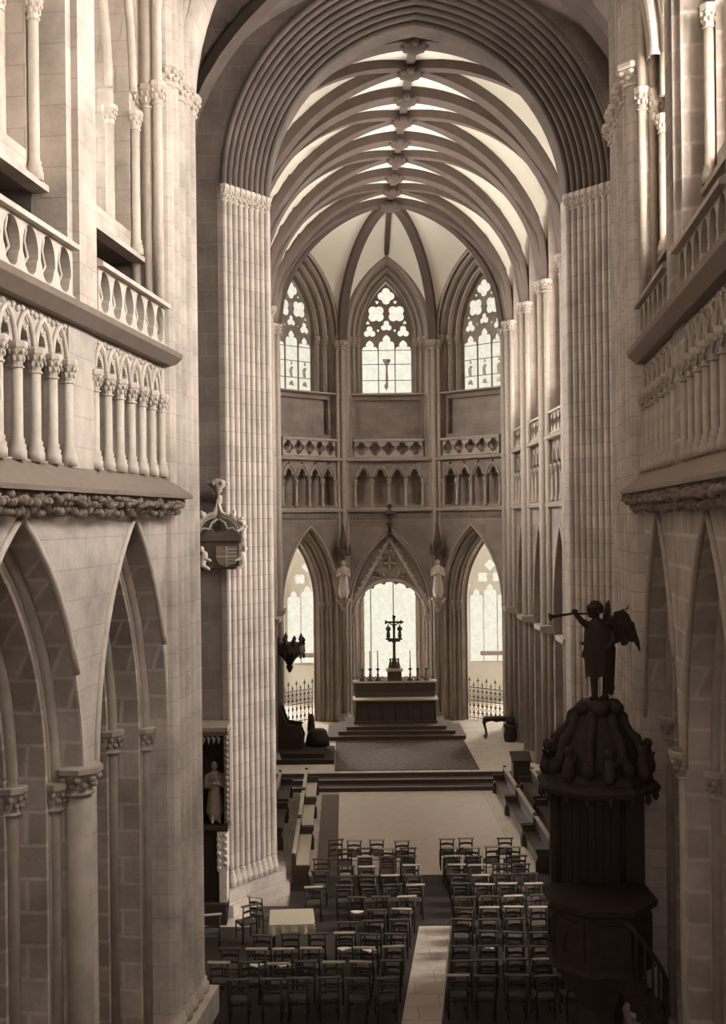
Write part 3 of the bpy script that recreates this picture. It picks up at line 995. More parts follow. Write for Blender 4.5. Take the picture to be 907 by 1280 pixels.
def apse_bay(which, P, rz, half):
    mid = which == 'centre'
    mb = MB()
    s0, s1 = -half - .12, half + .12
    if mid:
        A, ZS, H = 1.92, 5.3, 3.85
        wall_with_arch(mb, s0, s1, 0, 10.1, 0, A, ZS, H, 0, 0, 0, .3, 14)
        ring(mb, 0, A, ZS, H, 0, .02, -.16, .3, .6, 14)
    else:
        A, ZS, H = 1.60, 5.9, 3.38
        wall_with_arch(mb, s0, s1, 0, 10.1, 0, A, ZS, H, 0, 0, 0, .4, 14)
        ring(mb, 0, A, ZS, H, 0, .02, -.22, .4, .75, 14)
        ring(mb, 0, A, ZS, H, 0, -.2, -.44, .75, 1.15, 14)
    tri_screen(mb, 0, 1.55, 4)
    for e0, e1 in ((s0, -1.65), (1.65, s1)):
        mb.box(e0, e1, 0, 1.2, 10.1, 15.3)
    mb.plate([(-1.66, 12.28), (1.66, 12.28), (1.66, 15.42), (-1.66, 15.42)], [[(-1.5, 13.5), (1.5, 13.5), (1.5, 15.1), (-1.5, 15.1)]], .38, .55)
    mb.box(-1.66, 1.66, .66, .76, 12.2, 15.42)
    WA, WS, WH = 1.85, 18.0, 3.55
    wall_with_arch(mb, s0, s1, 15.3, 23.4, 0, WA, WS, WH, 15.3, 0, .0, .3, 14)
    ring(mb, 0, WA, WS, WH, 15.3, .02, -.22, .3, .6, 14)
    ring(mb, 0, WA, WS, WH, 15.3, -.2, -.44, .6, .9, 14)
    ring(mb, 0, WA, WS, WH, 15.3, -.42, -.66, .9, 1.25, 14)
    labels = {'centre': 'middle wall of the apse above the high altar', 'left': 'angled left wall of the apse', 'right': 'angled right wall of the apse'}
    w = struct('wall_apse_' + which, mb, M['choir'], labels[which], 'wall', (P[0], P[1], 0), rz)
    MB().extr([(.3, 15.28), (-.1, 15.30), (-.12, 15.36), (.95, 15.5), (.95, 15.28)], -1.66, 1.66).build('window_sill', M['carve'], w)
    MB().extr([(.1, 9.98), (-.17, 10.0), (-.2, 10.1), (-.03, 10.18), (.1, 10.18)], s0, s1).build('string_course', M['carve'], w)
    MB().extr([(.3, 12.28), (-.18, 12.30), (-.22, 12.40), (-.05, 12.47), (.3, 12.47)], s0, s1).build('string_course', M['carve'], w)
    fz = MB()
    for i in range(26):
        x = s0 + .2 + (s1 - s0 - .4) * i / 25
        fz.tube([(x - .05, -.01, 9.66), (x, -.03, 9.80), (x + .05, -.01, 9.66)], .018, 5)
    fz.extr([(.02, 9.84), (-.05, 9.84), (-.05, 9.87), (.02, 9.87)], s0, s1)
    fz.extr([(.02, 9.58), (-.04, 9.58), (-.04, 9.61), (.02, 9.61)], s0, s1)
    fz.build('carved_band', M['carve'], w)
    # arcade mouldings
    for d, y, r in (((-.05, .0, .06), (-.08, .29, .07), (-.2, .58, .07)) if mid else ((-.07, .38, .09), (-.29, .73, .09), (-.15, .55, .045), (-.46, 1.1, .05))):
        p = arc(0, A, ZS, H, d, 14)
        MB().tube([(x, y, z) for x, z in [(p[0][0], FZ)] + p + [(p[-1][0], FZ)]], r, 8).build('arch_moulding', M['carve'], w)
        if r >= .07 and not (mid and y < .1):
            for sx in (-1, 1):
                capital(w, sx * (A + d), y, ZS, r * 1.1, M['carve'])
    MB().tube([(x, -.02, z) for x, z in arc(0, A, ZS, H, .07, 14)], .06, 6).build('hood_moulding', M['carve'], w)
    for i in range(5):
        colonnette(w, -1.55 + .775 * i, .03, 10.2, 1.25, .06, M['carve'])
    fo = MB()
    for i in range(4):
        x = -1.55 + .775 * (i + .5)
        fo.tube([(px, .04, pz) for px, pz in arc(x, .34, 11.55, .55, 0, 6)], .032, 6)
    fo.build('triforium_arch_heads', M['carve'], w)
    # window jamb shafts and arch rolls
    for d, y, r in ((-.02, .04, .07), (-.07, .29, .08), (-.29, .59, .08), (-.51, .89, .075)):
        p = arc(0, WA, WS, WH, d, 14)
        MB().tube([(x, y, z) for x, z in p], r, 8).build('window_arch_moulding', M['carve'], w)
        for sx in (-1, 1):
            MB().tube([(sx * (WA + d), y, 15.45 if d < -.1 else 12.5), (sx * (WA + d), y, WS - .3)], r * .9, 8).build('jamb_shaft', M['carve'], w)
            capital(w, sx * (WA + d), y, WS, r * 1.05, M['carve'])
    quatre_bal({'centre': 'quatrefoil balustrade under the middle apse window', 'left': 'quatrefoil balustrade under the left apse window', 'right': 'quatrefoil balustrade under the right apse window'}[which], w, 0, 1.55, 5)
    apse_window({'centre': 'middle apse window with a pale crucified figure in the central light', 'left': 'left apse window partly hidden by the sunlit pier', 'right': 'right apse window with small dark figures in its panes'}[which], w, 1.12, M['glass_mid'] if mid else M['glass'], 'mid' if mid else 'side')
    return w
WAC = apse_bay('centre', (CX, 51.0), 0, 2.12)
WAL = apse_bay('left', (-1.5, 49.65), math.atan2(2.7, 2.88), 1.975)
WAR = apse_bay('right', (5.62, 49.65), -math.atan2(2.7, 2.88), 1.975)
# corner shafts
for k, par in ((1, WAL), (2, WAC), (3, WAC), (4, WAR)):
    px, py = CORN[k]
    dv = Vector((CX - px, 46.8 - py)).normalized()
    sd = Vector((-dv.y, dv.x))
    inv = par.matrix_basis.inverted()
    for a, b, r in ((.14, 0, .13), (.05, .22, .09), (.05, -.22, .09)):
        q = Vector((px, py)) + dv * a + sd * b
        p0 = inv @ Vector((q.x, q.y, 0))
        MB().tube([(p0.x, p0.y, FZ), (p0.x, p0.y, SP - .38)], r, 10).build('vault_shaft', M['carve'], par)
        capital(par, p0.x, p0.y, SP, r * 1.05, M['carve'])
        b_ = MB(); base_ring(b_, p0.x, p0.y, FZ, r); b_.build('shaft_base', M['carve'], par)

# gable tracery filling the head of the middle arch
mb = MB()
A, ZS, H = 1.74, 5.3, 3.6
hole = [(-1.68, FZ), (-1.68, 5.2)]
NC = 9
for i in range(NC):
    w0 = pi - pi * i / NC; w1 = pi - pi * (i + 1) / NC
    for k in range(6):
        w = w0 + (w1 - w0) * k / 6
        q = 1.0 - .10 * (1 - sin(pi * k / 6))
        hole.append((1.66 * cos(w) * q, 5.22 + 1.58 * sin(w) * q))
hole += [(1.68, 5.2), (1.68, FZ)]
oarc = arc(0, A, ZS, H, 0, 14)
tc = [foil(0, 7.62, .36, 4, 0), foil(-.62, 7.05, .18, 4), foil(.62, 7.05, .18, 4), foil(0, 8.2, .12, 3, pi / 2), foil(-.3, 7.98, .07, 3), foil(.3, 7.98, .07, 3)]
mb.plate([(-1.74, FZ)] + oarc + [(1.74, FZ)] + list(reversed(hole)), tc, .42, .56)
mb.box(-1.4, 1.4, .6, .64, 6.86, 8.4)
tm = mb.build('tracery_screen', M['carve'], WAC)
g = MB()
g.sweep([(-1.85, .34, 5.6), (0, .34, 8.75), (1.85, .34, 5.6)], [(-.1, .12), (-.1, -.06), (0, -.12), (.1, -.06), (.1, .12)], (0, 1, 0))
g.tube([(1.66 * cos(pi - pi * i / 20), .36, 5.22 + 1.62 * sin(pi - pi * i / 20)) for i in range(21)], .08, 8)
for i in range(11):
    for sx in (-1, 1):
        f = (i + .5) / 11
        g.ell((sx * (1.85 - 1.85 * f) , .26, 5.75 + 3.15 * f), (.08, .07, .08), 6, 4)
g.build('gable_moulding', M['carve_n'], WAC)
fo = MB()
for i in range(60):
    f = rnd.random(); h_ = rnd.random()
    z = 6.9 + 1.5 * h_; x = (f * 2 - 1) * (1.12 - .7 * h_)
    if (x * x + (z - 7.62) ** 2) < .16: continue
    fo.ell((x, .41, z), (.07, .04, .05), 6, 4)
fo.box(-.04, .04, .40, .46, 7.32, 7.92).box(-.3, .3, .40, .46, 7.58, 7.66)
fo.build('carved_foliage', M['carve_n'], WAC)
fn = MB()
fn.lathe([(.09, 0), (.06, .35), (.16, .4), (.06, .48), (.05, .75), (.22, .86), (.24, .92), (.08, 1.0), (.07, 1.15), (.14, 1.2), (.02, 1.34)], (0, -.14, 9.02), 10)
for k in range(4):
    fn.ell((.2 * cos(k * pi / 2 + .78), -.14 + .2 * sin(k * pi / 2 + .78), 9.9), (.09, .09, .07), 6, 4)
fn.build('finial', M['rib'], WAC)

# ambulatory behind the apse
def amb_window(label, w, c, half, z0, zs, h, gm):
    tr = MB()
    ap = arc(0, half, zs, h, 0)
    st = half * 2 / 3
    hs = [trefoil_head(-st, st / 2 - .03, z0 + .1, zs - .35, .5), trefoil_head(0, st / 2 - .03, z0 + .1, zs - .1, .5), trefoil_head(st, st / 2 - .03, z0 + .1, zs - .35, .5),
          foil(-half * .36, zs + .75, half * .27, 4, pi / 4), foil(half * .36, zs + .75, half * .27, 4, pi / 4), foil(0, zs + h * .62, half * .25, 4)]
    tr.plate([(-half, z0)] + ap + [(half, z0)], hs, 0, .12)
    return window(label, w, c, .15, tr, [(-half, z0)] + ap + [(half, z0)], gm, .06, mat=M['white'])
mb = MB()
op = lambda c, a, z0, zs, h: [(c - a, z0)] + arc(c, a, zs, h, 0) + [(c + a, z0)]
mb.plate([(-9, .45), (16, .45), (16, 11), (-9, 11)], [op(-1.9, 1.05, 2.3, 5.9, 2.2), op(CX + .2, 1.35, .5, 6.2, 2.6), op(7.35, 1.05, 2.3, 5.9, 2.2), op(-5.8, 1.1, 2.3, 5.9, 2.2), op(11.2, 1.1, 2.3, 5.9, 2.2)], 0, .6)
WB = struct('wall_back', mb, M['white'], 'bright limewashed ambulatory wall seen through the apse arches', 'wall', (0, 56.6, 0))
amb_window('bright traceried window seen through the left apse arch', WB, -1.9, 1.05, 2.3, 5.9, 2.2, M['glass_amb'])
amb_window('bright traceried window seen through the right apse arch', WB, 7.35, 1.05, 2.3, 5.9, 2.2, M['glass_amb'])
amb_window('unseen ambulatory window with added fill glow far to the left', WB, -5.8, 1.1, 2.3, 5.9, 2.2, M['fill_side'])
amb_window('unseen ambulatory window with added fill glow far to the right', WB, 11.2, 1.1, 2.3, 5.9, 2.2, M['fill_side'])
struct('ceiling_ambulatory', MB().prism([(-12.6, 47.6), (-4.3, 47.6), (-3.9, 48.9), (-.5, 52.3), (4.6, 52.3), (8.0, 48.9), (8.4, 47.6), (16.6, 47.6), (16.6, 63.2), (-12.6, 63.2)], 11, 11.3).box(-12.9, -12.6, 47, 63.2, 0, 11.3).box(16.6, 16.9, 47, 63.2, 0, 11.3), M['white'], 'pale low vault of the ambulatory behind the apse', 'ceiling')
WCH = struct('wall_chapel', MB().box(-2.8, -2.5, 57.2, 63, .45, 11).box(6.6, 6.9, 57.2, 63, .45, 11).plate([(-2.5, .45), (6.6, .45), (6.6, 11), (-2.5, 11)], [op(CX, 1.9, .7, 6.6, 2.8)], 62.6, 63), M['white'], 'far end wall of the chapel seen over the altar', 'wall')
amb_window('large bright window seen over the altar cross', WCH, CX, 1.9, .7, 6.6, 2.8, M['glass_amb']).location.y = 62.7
for x in (-2.9, -.55, CX - 1.62, CX + 1.62, 6.25, 8.6):
    mb = MB()
    pass
# jamb shafts of the chapel entry
for sx in (-1, 1):
    for d in (0, .25, .5, .75):
        p = (CX + .2 + sx * (1.42 + d), -.14 - .25 * d)
        MB().tube([(p[0], p[1], .45), (p[0], p[1], 5.9)], .11, 10).build('jamb_shaft', M['carve'], WB)
        capital(WB, p[0], p[1], 6.2, .12, M['carve'])
for c in (-1.9, 7.35):
    for sx in (-1, 1):
        MB().tube([(c + sx * 1.25, -.1, .45), (c + sx * 1.25, -.1, 6)], .10, 10).build('jamb_shaft', M['white'], WB)
        capital(WB, c + sx * 1.25, -.1, 6.3, .11, M['white'])
    MB().box(c - .55, c + .55, -.45, 0, 2.75, 2.92).build('wall_shelf', M['carve'], WB)

# ================================================================== FURNISHINGS
# ---- altar
AXX, AY = 2.1, 47.75
for i, (hw_, y0, z0, z1, lab) in enumerate(((2.85, 46.55, FZ, .62, 'lowest wide step of the altar platform'), (2.45, 46.9, .62, .77, 'middle step of the altar platform'), (2.1, 47.15, .77, .92, 'top step of the platform carrying the high altar'))):
    y1 = 49.4
    mb = MB().box(AXX - hw_, AXX + hw_, y0, y1 - i * .01, z0, z1 - .03).box(AXX - hw_ - .03, AXX + hw_ + .03, y0 - .03, y1 - i * .01, z1 - .03, z1)
    tag(mb.build('altar_step', M['rugd']), lab, 'step', 'steps of the high altar')
t = thing('high_altar', 'carved high altar with arcaded front and panelled retable under the gable', 'altar', (AXX, AY, .92))
mb = MB().box(-1.72, 1.72, .06, .9, 0, .98)
mb.build('body', M['altar'], t)
fr = MB()
fr.box(-1.78, 1.78, -.04, .1, 0, .12)
for i in range(7):
    x = -1.7 + 3.4 * i / 6
    fr.tube([(x, .02, .12), (x, .02, .92)], .04, 8)
for i in range(6):
    x = -1.7 + 3.4 * (i + .5) / 6
    fr.tube([(px, .03, pz) for px, pz in arc(x, .25, .62, .28, 0, 6)], .025, 6)
    fr.plate(foil(x, .45, .1, 4), (), .03, .06)
fr.build('arcaded_front', M['altar'], t)
MB().extr([(-.08, .98), (-.12, 1.02), (-.12, 1.06), (.92, 1.06), (.92, .98)], -1.82, 1.82).build('mensa', M['linen'], t)
MB().box(-1.72, 1.72, .5, .92, 1.06, 1.26).build('gradine', M['altar'], t)
mb = MB().box(-1.75, 1.75, .62, .95, 1.26, 1.66)
for i in range(9):
    x = -1.55 + 3.1 * i / 8
    if abs(x) < .35: continue
    mb.plate(foil(x, 1.45, .14, 4, pi / 4), (), .59, .63)
mb.build('retable', M['altar'], t)
MB().box(-1.8, 1.8, .56, 1.0, 1.66, 1.74).build('cornice', M['linen'], t)
mb = MB()
for i in range(24):
    x = -1.72 + 3.44 * i / 23
    if abs(x) < .4: continue
    mb.tube([(px, .9, pz) for px, pz in arc(x, .07, 1.78, .12, 0, 4)], .016, 5)
mb.build('cresting', M['altar'], t)
ZT = .92 + 1.74
t = thing('tabernacle', 'small stone tabernacle under the altar cross', 'tabernacle', (AXX, AY + .78, ZT))
tb = MB().box(-.3, .3, -.2, .2, 0, .42).build('body', M['altar'], t)
MB().box(-.36, .36, -.25, .25, .42, .5).box(-.25, .25, -.16, .16, .5, .56).build('cornice', M['linen'], t)
MB().plate(door_path(0, .13, .2, .17, .04), (), -.225, -.2).build('door', M['bronze'], tb)
# figures
def robed(mb, h, x=0, y=0, z=0, arms=True, lean=0):
    k = h / 1.75
    P = lambda a, b, c: (x + a * k, y + b * k, z + c * k)
    mb.cap(P(0, 0, .26), P(0, .0, .85), .26 * k, .19 * k, 12)
    mb.cap(P(0, 0, .8), P(0, 0, 1.3), .17 * k, .19 * k, 12)
    mb.cap(P(-.12, 0, 1.34), P(.12, 0, 1.34), .10 * k, .10 * k)
    mb.cap(P(0, 0, 1.36), P(0, -.01, 1.5), .065 * k, .06 * k)
    mb.ell(P(0, -.02, 1.61), (.105 * k, .125 * k, .14 * k))
    mb.ell(P(0, -.14, 1.6), (.025 * k, .03 * k, .03 * k), 6, 4)
    for sx in (-1, 1):
        mb.cap(P(sx * .22, 0, 1.32), P(sx * .27, -.06, 1.02), .075 * k, .06 * k)
        mb.cap(P(sx * .27, -.06, 1.02), P(sx * .08, -.24, 1.12), .06 * k, .045 * k)
        mb.ell(P(sx * .05, -.26, 1.15), (.05 * k, .06 * k, .05 * k), 8, 5)
        mb.cap(P(sx * .1, -.17, .08), P(sx * .08, -.13, .8), .07 * k, .04 * k)
        mb.cap(P(sx * .11, -.24, .03), P(sx * .1, -.12, .04), .05 * k, .06 * k)
    mb.cap(P(0, -.2, .1), P(.1, -.15, .95), .05 * k, .04 * k)
    return mb
t = thing('altar_cross', 'tall dark calvary cross on the altar dark against the bright window', 'cross', (AXX, AY + .78, ZT + .56))
MB().lathe([(.26, 0), (.28, .05), (.12, .14), (.15, .2), (.09, .3), (.12, .36), (.065, .42), (.06, 1.05), (.1, 1.08), (.06, 1.12), (.055, 1.2)], (0, 0, 0), 10).build('stem', M['bronze'], t)
MB().box(-.36, .36, -.1, .1, 1.2, 1.26).box(-.26, .26, -.07, .07, 1.12, 1.2).build('platform', M['bronze'], t)
mb = MB().box(-.05, .05, -.03, .03, 1.26, 2.2).box(-.33, .33, -.03, .03, 1.92, 2.0)
for p in ((-.33, 1.96), (.33, 1.96), (0, 2.2)):
    mb.plate(foil(p[0], p[1], .09, 3, 0), (), -.03, .03)
mb.build('cross', M['bronze'], t)
mb = MB()
mb.cap((0, -.06, 1.36), (0, -.07, 1.6), .03, .05); mb.cap((0, -.07, 1.6), (0, -.06, 1.84), .05, .07); mb.ell((0, -.08, 1.97), (.05, .05, .06))
for sx in (-1, 1):
    mb.cap((sx * .06, -.06, 1.85), (sx * .3, -.05, 1.96), .03, .02)
smooth_remesh(mb.build('crucified_figure', M['bronze'], t), .012, 2)
for sx in (-1, 1):
    smooth_remesh(robed(MB(), .62, sx * .25, -.02, 1.26).build('mourning_figure', M['bronze'], t), .014, 2)
mb = MB()
for sx in (-1, 1):
    for y in (-.1, .1):
        mb.cap((sx * .2, y, .02), (sx * .17, y, .28), .06, .03); mb.ell((sx * .17, y, .34), .05, 8, 5)
mb.build('base_figures', M['bronze'], t)
# candlesticks
def candlestick_mesh():
    a = MB().lathe([(.13, 0), (.14, .03), (.05, .09), (.035, .2), (.06, .25), (.03, .3), (.03, .42), (.09, .5), (.1, .52), (.03, .53)], seg=10)
    return a.mesh('stick', M['bronze']), MB().lathe([(.026, .52), (.024, 1.28), (.006, 1.31)], seg=8).mesh('candle', M['wax'])
cs, cw = candlestick_mesh()
for i, dx in enumerate((-1.40, -1.06, -.72, .68, 1.02, 1.38)):
    side = 'left' if dx < 0 else 'right'
    k = ('outermost', 'middle', 'innermost')[i] if i < 3 else ('innermost', 'middle', 'outermost')[i - 3]
    t = thing('altar_candlestick', '%s candlestick of the three on the altar to the %s of the cross' % (k, side), 'candlestick', (AXX + dx, AY + .74, ZT), 0, 'altar candlesticks')
    place('candle', cw, place('stick', cs, t))

# ---- statues on the apse piers
for (px, py), nm in (((CORN[2][0], CORN[2][1]), 'left'), ((CORN[3][0], CORN[3][1]), 'right')):
    y = py - .62
    t = thing('statue_bracket', 'carved stone bracket under the standing statue %s of the altar gable' % nm, 'bracket', (px, y, 5.75), 0, 'statue brackets in the apse')
    MB().lathe([(.07, -.5), (.12, -.35), (.1, -.3), (.24, -.08), (.26, .0), (.34, .04), (.34, .14)], (0, 0, .2), 8, False).box(-.12, .12, 0, .6, -.1, .2).build('corbel', M['carve'], t)
    s = robed(MB(), 1.72).build('saint_statue', M['statue'], None, (px, y, 6.1))
    smooth_remesh(s, .022, 2)
    tag(s, 'robed saint statue on a bracket to the %s of the altar gable' % nm, 'statue', 'saint statues in the apse')
    t = thing('statue_canopy', 'pinnacled stone canopy over the saint %s of the altar gable' % nm, 'canopy', (px, y, 8.0), 0, 'statue canopies in the apse')
    mb = MB().lathe([(.30, .02), (.34, .1), (.3, .26), (.2, .3), (.16, .7), (.06, 1.25), (.02, 1.5)], seg=8, sm=False)
    mb.box(-.1, .1, .1, .6, .05, .5)
    mb.build('spire', M['rib'], t)
    mb = MB()
    for k in range(6):
        w = 2 * pi * k / 6
        mb.lathe([(.05, -.02), (.05, .3), (.01, .55)], (.3 * cos(w), .3 * sin(w), .05), 6)
    mb.build('pinnacles', M['rib'], t)

# ---- iron grilles in the apse arches
def grille(label, w, half, n):
    rz = w.rotation_euler.z
    p = frame_pt(w, 0, 1.35)
    t = thing('iron_grille', label, 'grille', (p.x, p.y, FZ), rz, 'wrought iron grilles in the apse arches')
    st = 2 * half / n
    for z in (.08, .85, 1.45):
        MB().box(-half, half, -.015, .015, z - .018, z + .018).build('rail', M['iron'], t)
    for i in range(n + 1):
        x = -half + st * i
        tall = i % 2 == 0
        up = MB().tube([(x, 0, 0), (x, 0, 1.72 if tall else 1.5)], .017, 6).build('upright', M['iron'], t)
        mb = MB()
        z = 1.72 if tall else 1.5
        mb.lathe([(.01, 0), (.045, .05), (.03, .1), (.008, .22)], (x, 0, z), 6)
        if tall:
            mb.box(x - .08, x + .08, -.01, .01, z + .03, z + .06)
        mb.build('finial', M['iron'], up)
    for i in range(n):
        x = -half + st * (i + .5)
        mb = MB()
        for zc, hh in ((.46, .34), (1.15, .26)):
            for sx in (-1, 1):
                for sz in (-1, 1):
                    pts = [(x + sx * st * (.08 + .3 * sin(a)) * (1 - .0 * a), 0, zc + sz * hh * (a / pi) * 0.95) for a in [pi * j / 8 for j in range(9)]]
                    mb.tube(pts, .011, 5)
                    mb.tube([(x + sx * st * .2 + st * .1 * cos(a), 0, zc + sz * hh * .5 + st * .1 * sin(a)) for a in [2 * pi * j / 8 for j in range(9)]], .009, 5)
        mb.build('scrollwork', M['iron'], t)
grille('wrought iron grille of scrolls closing the left apse arch', WAL, 1.2, 10)
grille('wrought iron grille of scrolls closing the right apse arch, behind the console table', WAR, 1.2, 10)

# ---- sanctuary carpet, choir rugs
def flat(name, label, cat, x0, x1, y0, y1, z, mat, th=.015):
    cx, cy = (x0 + x1) / 2, (y0 + y1) / 2
    mb = MB().box(x0 - cx, x1 - cx, y0 - cy, y1 - cy, 0, th)
    return tag(mb.build(name, mat, None, (cx, cy, z)), label, cat)
flat('carpet', 'dark patterned carpet laid before the altar steps', 'carpet', -.45, 4.85, 41.0, 46.5, FZ, M['carpet'], .02)
flat('rug', 'large plain pale brown rug filling the choir floor', 'rug', -.28, 4.75, 30.35, 39.6, .0, M['rug'], .02)
flat('runner', 'darker brown runner along the left edge of the pale choir rug', 'rug', -.88, -.29, 30.32, 39.3, .0, M['rugd'], .015)

tag(MB().box(4.78, 5.15, 30.35, 39.6, .0, .018).build('stone_border', M['sfloor']), 'pale stone border strip along the right side of the rug', 'floor', kind='structure')
# ---- chairs
def chair_parts():
    P = {}
    P['seat'] = MB().box(-.20, .20, -.19, .21, .40, .44, .015).mesh('seat', M['rush'])
    fl = MB().tube([(0, 0, 0), (0, 0, .41)], [.015, .02], 7)
    P['front_leg'] = fl.mesh('leg', M['chair'])
    P['back_leg'] = MB().tube([(0, 0, 0), (0, 0, .42), (0, -.05, .86)], [.016, .022, .018], 7).mesh('leg', M['chair'])
    def slat(z, w, h, bow):
        mb = MB(); n = 6
        L = []
        for i in range(n + 1):
            x = -w + 2 * w * i / n
            L.append((x, z + bow * (1 - (x / w) ** 2)))
        U = [(x, z_ + h) for x, z_ in reversed(L)]
        yy = -.19 - .05 * (z - .42) / .44
        mb.plate(L + U, (), yy - .008, yy + .008)
        return mb
    P['slat_low'] = slat(.55, .165, .05, .018).mesh('slat', M['chair'])
    P['slat_high'] = slat(.69, .165, .055, .022).mesh('slat', M['chair'])
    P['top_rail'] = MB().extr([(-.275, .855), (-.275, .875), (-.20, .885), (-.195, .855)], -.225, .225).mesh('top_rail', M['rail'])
    P['top_rail_dark'] = MB().extr([(-.275, .855), (-.275, .875), (-.20, .885), (-.195, .855)], -.225, .225).mesh('top_rail', M['rail_dark'])
    P['stretcher'] = MB().tube([(-.17, .17, .2), (.17, .17, .2)], .011, 6).tube([(-.17, -.17, .16), (-.17, .17, .16)], .010, 6).tube([(.17, -.17, .16), (.17, .17, .16)], .010, 6).mesh('stretcher', M['chair'])
    return P
CP = chair_parts()
def chair(label, group, loc, rz):
    t = thing('church_chair', label, 'chair', loc, rz, group)
    place('seat', CP['seat'], t)
    for sx in (-1, 1):
        place('leg', CP['front_leg'], t, (sx * .18, .19, 0))
        place('leg', CP['back_leg'], t, (sx * .175, -.19, 0))
    place('slat', CP['slat_low'], t); place('slat', CP['slat_high'], t)
    place('top_rail', CP['top_rail' if rnd.random() < .34 else 'top_rail_dark'], t); place('stretcher', CP['stretcher'], t)  # some rails pale, as painted glints
    return t
ORD = ['first', 'second', 'third', 'fourth', 'fifth', 'sixth', 'seventh', 'eighth', 'ninth', 'tenth', 'eleventh', 'twelfth']
tag(MB().box(-2.3, 5.7, 26.6, 28.0, 0, .029).box(-1.5, 5.7, 28.0, 30.3, 0, .029).build('boarded_floor', M['platform']), 'dark boarded floor under the front chairs at the choir entrance', 'floor', kind='structure')
def skew(x, y, d=0.134): return (x + d * (y - 24), y)
lp = [(-3.4, 21.0), skew(1.32, 21.0), skew(1.32, 26.6), (-3.4, 26.6)]
rp = [skew(2.10, 21.0), (5.7, 21.0), (5.7, 26.6), skew(2.10, 26.6)]
tag(MB().prism(lp, 0, .03).build('boarded_floor', M['platform']), 'dark boarded floor under the chairs left of the aisle', 'floor', kind='structure')
tag(MB().prism(rp, 0, .03).build('boarded_floor', M['platform']), 'dark boarded floor under the chairs right of the aisle', 'floor', kind='structure')
CHAIRS = []
def block(nm, x0, n, dirn, ys, sk, gap=.52, drop=.08, side=''):
    for r_, y in enumerate(ys):
        for i in range(n[r_] if isinstance(n, tuple) else n):
            if rnd.random() < drop: continue
            x = x0 + dirn * gap * i + (sk * (y - 24)) + rnd.uniform(-.035, .035)
            yy = y + rnd.uniform(-.07, .07)
            a = rnd.gauss(0, .06)
            if rnd.random() < .06: a += rnd.uniform(-.35, .35)
            row = 'front' if r_ == 0 else ORD[r_]
            lab = 'dark ladder-back chair, %s from the aisle in the %s row of the %s' % (ORD[i], row, nm)
            CHAIRS.append(chair(lab, 'church chairs of the ' + nm, (x, yy, .03), a))
YF = [30.05, 29.3, 28.55, 27.8, 27.1]
block('front left block', 1.6, 4, -1, YF, 0, .56, .05)
block('front right block', 2.72, 4, 1, YF, 0, .56, .05)
YR = [26.2, 25.45, 24.7, 23.95, 23.2, 22.45, 21.7]
block('rear left block', 1.02, (3, 3, 3, 6, 7, 7, 6), -1, YR, .134, .56, .05)
block('rear right block', 2.42, 5, 1, YR, .134, .55, .05)
for i, (x, y, a, lab) in enumerate(((-2.35, 25.75, .5, 'dark ladder-back chair turned aside at the foot of the lit left pier'),
                                   (-2.05, 26.3, -.5, 'dark ladder-back chair standing just behind the cloth-covered table'),
                                   (-3.1, 25.2, .2, 'dark ladder-back chair nearest the carved altarpiece on the left'),
                                   (-.85, 27.0, .1, 'dark ladder-back chair between the table and the bench at left'),
                                   (-.72, 28.2, .0, 'dark ladder-back chair standing alone before the near end of the brown runner'),
                                   (-.72, 29.2, .1, 'dark ladder-back chair at the near end of the brown runner beside the left bench'))):
    chair(lab, 'odd chairs on the left', (x, y, .03), a)
FRONT = [(-.35, 30.95, .06, 'leftmost chair at the near edge of the rug'), (.18, 30.85, -.05, 'second chair from the left at the near edge of the rug'),
         (.78, 30.9, .04, 'third chair from the left at the near edge of the rug'), (1.45, 30.75, .1, 'last chair left of the aisle at the near edge of the rug'),
         (2.72, 30.9, -.04, 'first chair right of the aisle at the near edge of the rug'), (3.22, 30.95, .05, 'second chair right of the aisle at the near edge of the rug'),
         (4.3, 30.9, .0, 'rightmost chair at the near edge of the rug')]
for x, y, a, lab in FRONT:
    chair('dark ladder-back chair, ' + lab, 'church chairs on the rug', (x, y, .02), a)
TAKEN = set()
# loose papers and books left on seats
for i, (x, y, z, a, lab) in enumerate(((-1.2, 23.55, .49, .5, 'pale open book lying among chairs near the bottom left'), (-1.5, 23.0, .49, .9, 'pale open book on a chair left of the aisle, near the bottom'),
                                       (.1, 23.9, .49, .7, 'bright open book on a rear left chair below the table'), (.5, 23.6, .49, .8, 'brighter open book beside the rear left chairs near the aisle'),
                                       (2.95, 23.9, .49, -.5, 'pale open book on a rear right chair beside the aisle'), (.15, 26.1, .49, .6, 'small pale book on a chair behind the table'))):
    best = min((c for c in CHAIRS if c.name not in TAKEN), key=lambda c: (c.location.x - x) ** 2 + (c.location.y - y) ** 2)
    TAKEN.add(best.name)
    t = thing('open_book', lab, 'book', (best.location.x, best.location.y + .02, .03 + .4485), a, 'books left on the chairs')
    mb = MB()
    for sx in (-1, 1):
        L = [(0, 0)] + [(sx * .02 * k, .018 * sin(pi * k / 8) + .004) for k in range(1, 8)] + [(sx * .14, .0)]
        mb.plate(L, (), -.1, .1)
    mb.build('pages', M['paper'], t)
    MB().box(-.15, .15, -.105, .105, -.008, 0).build('cover', M['wood'], t)

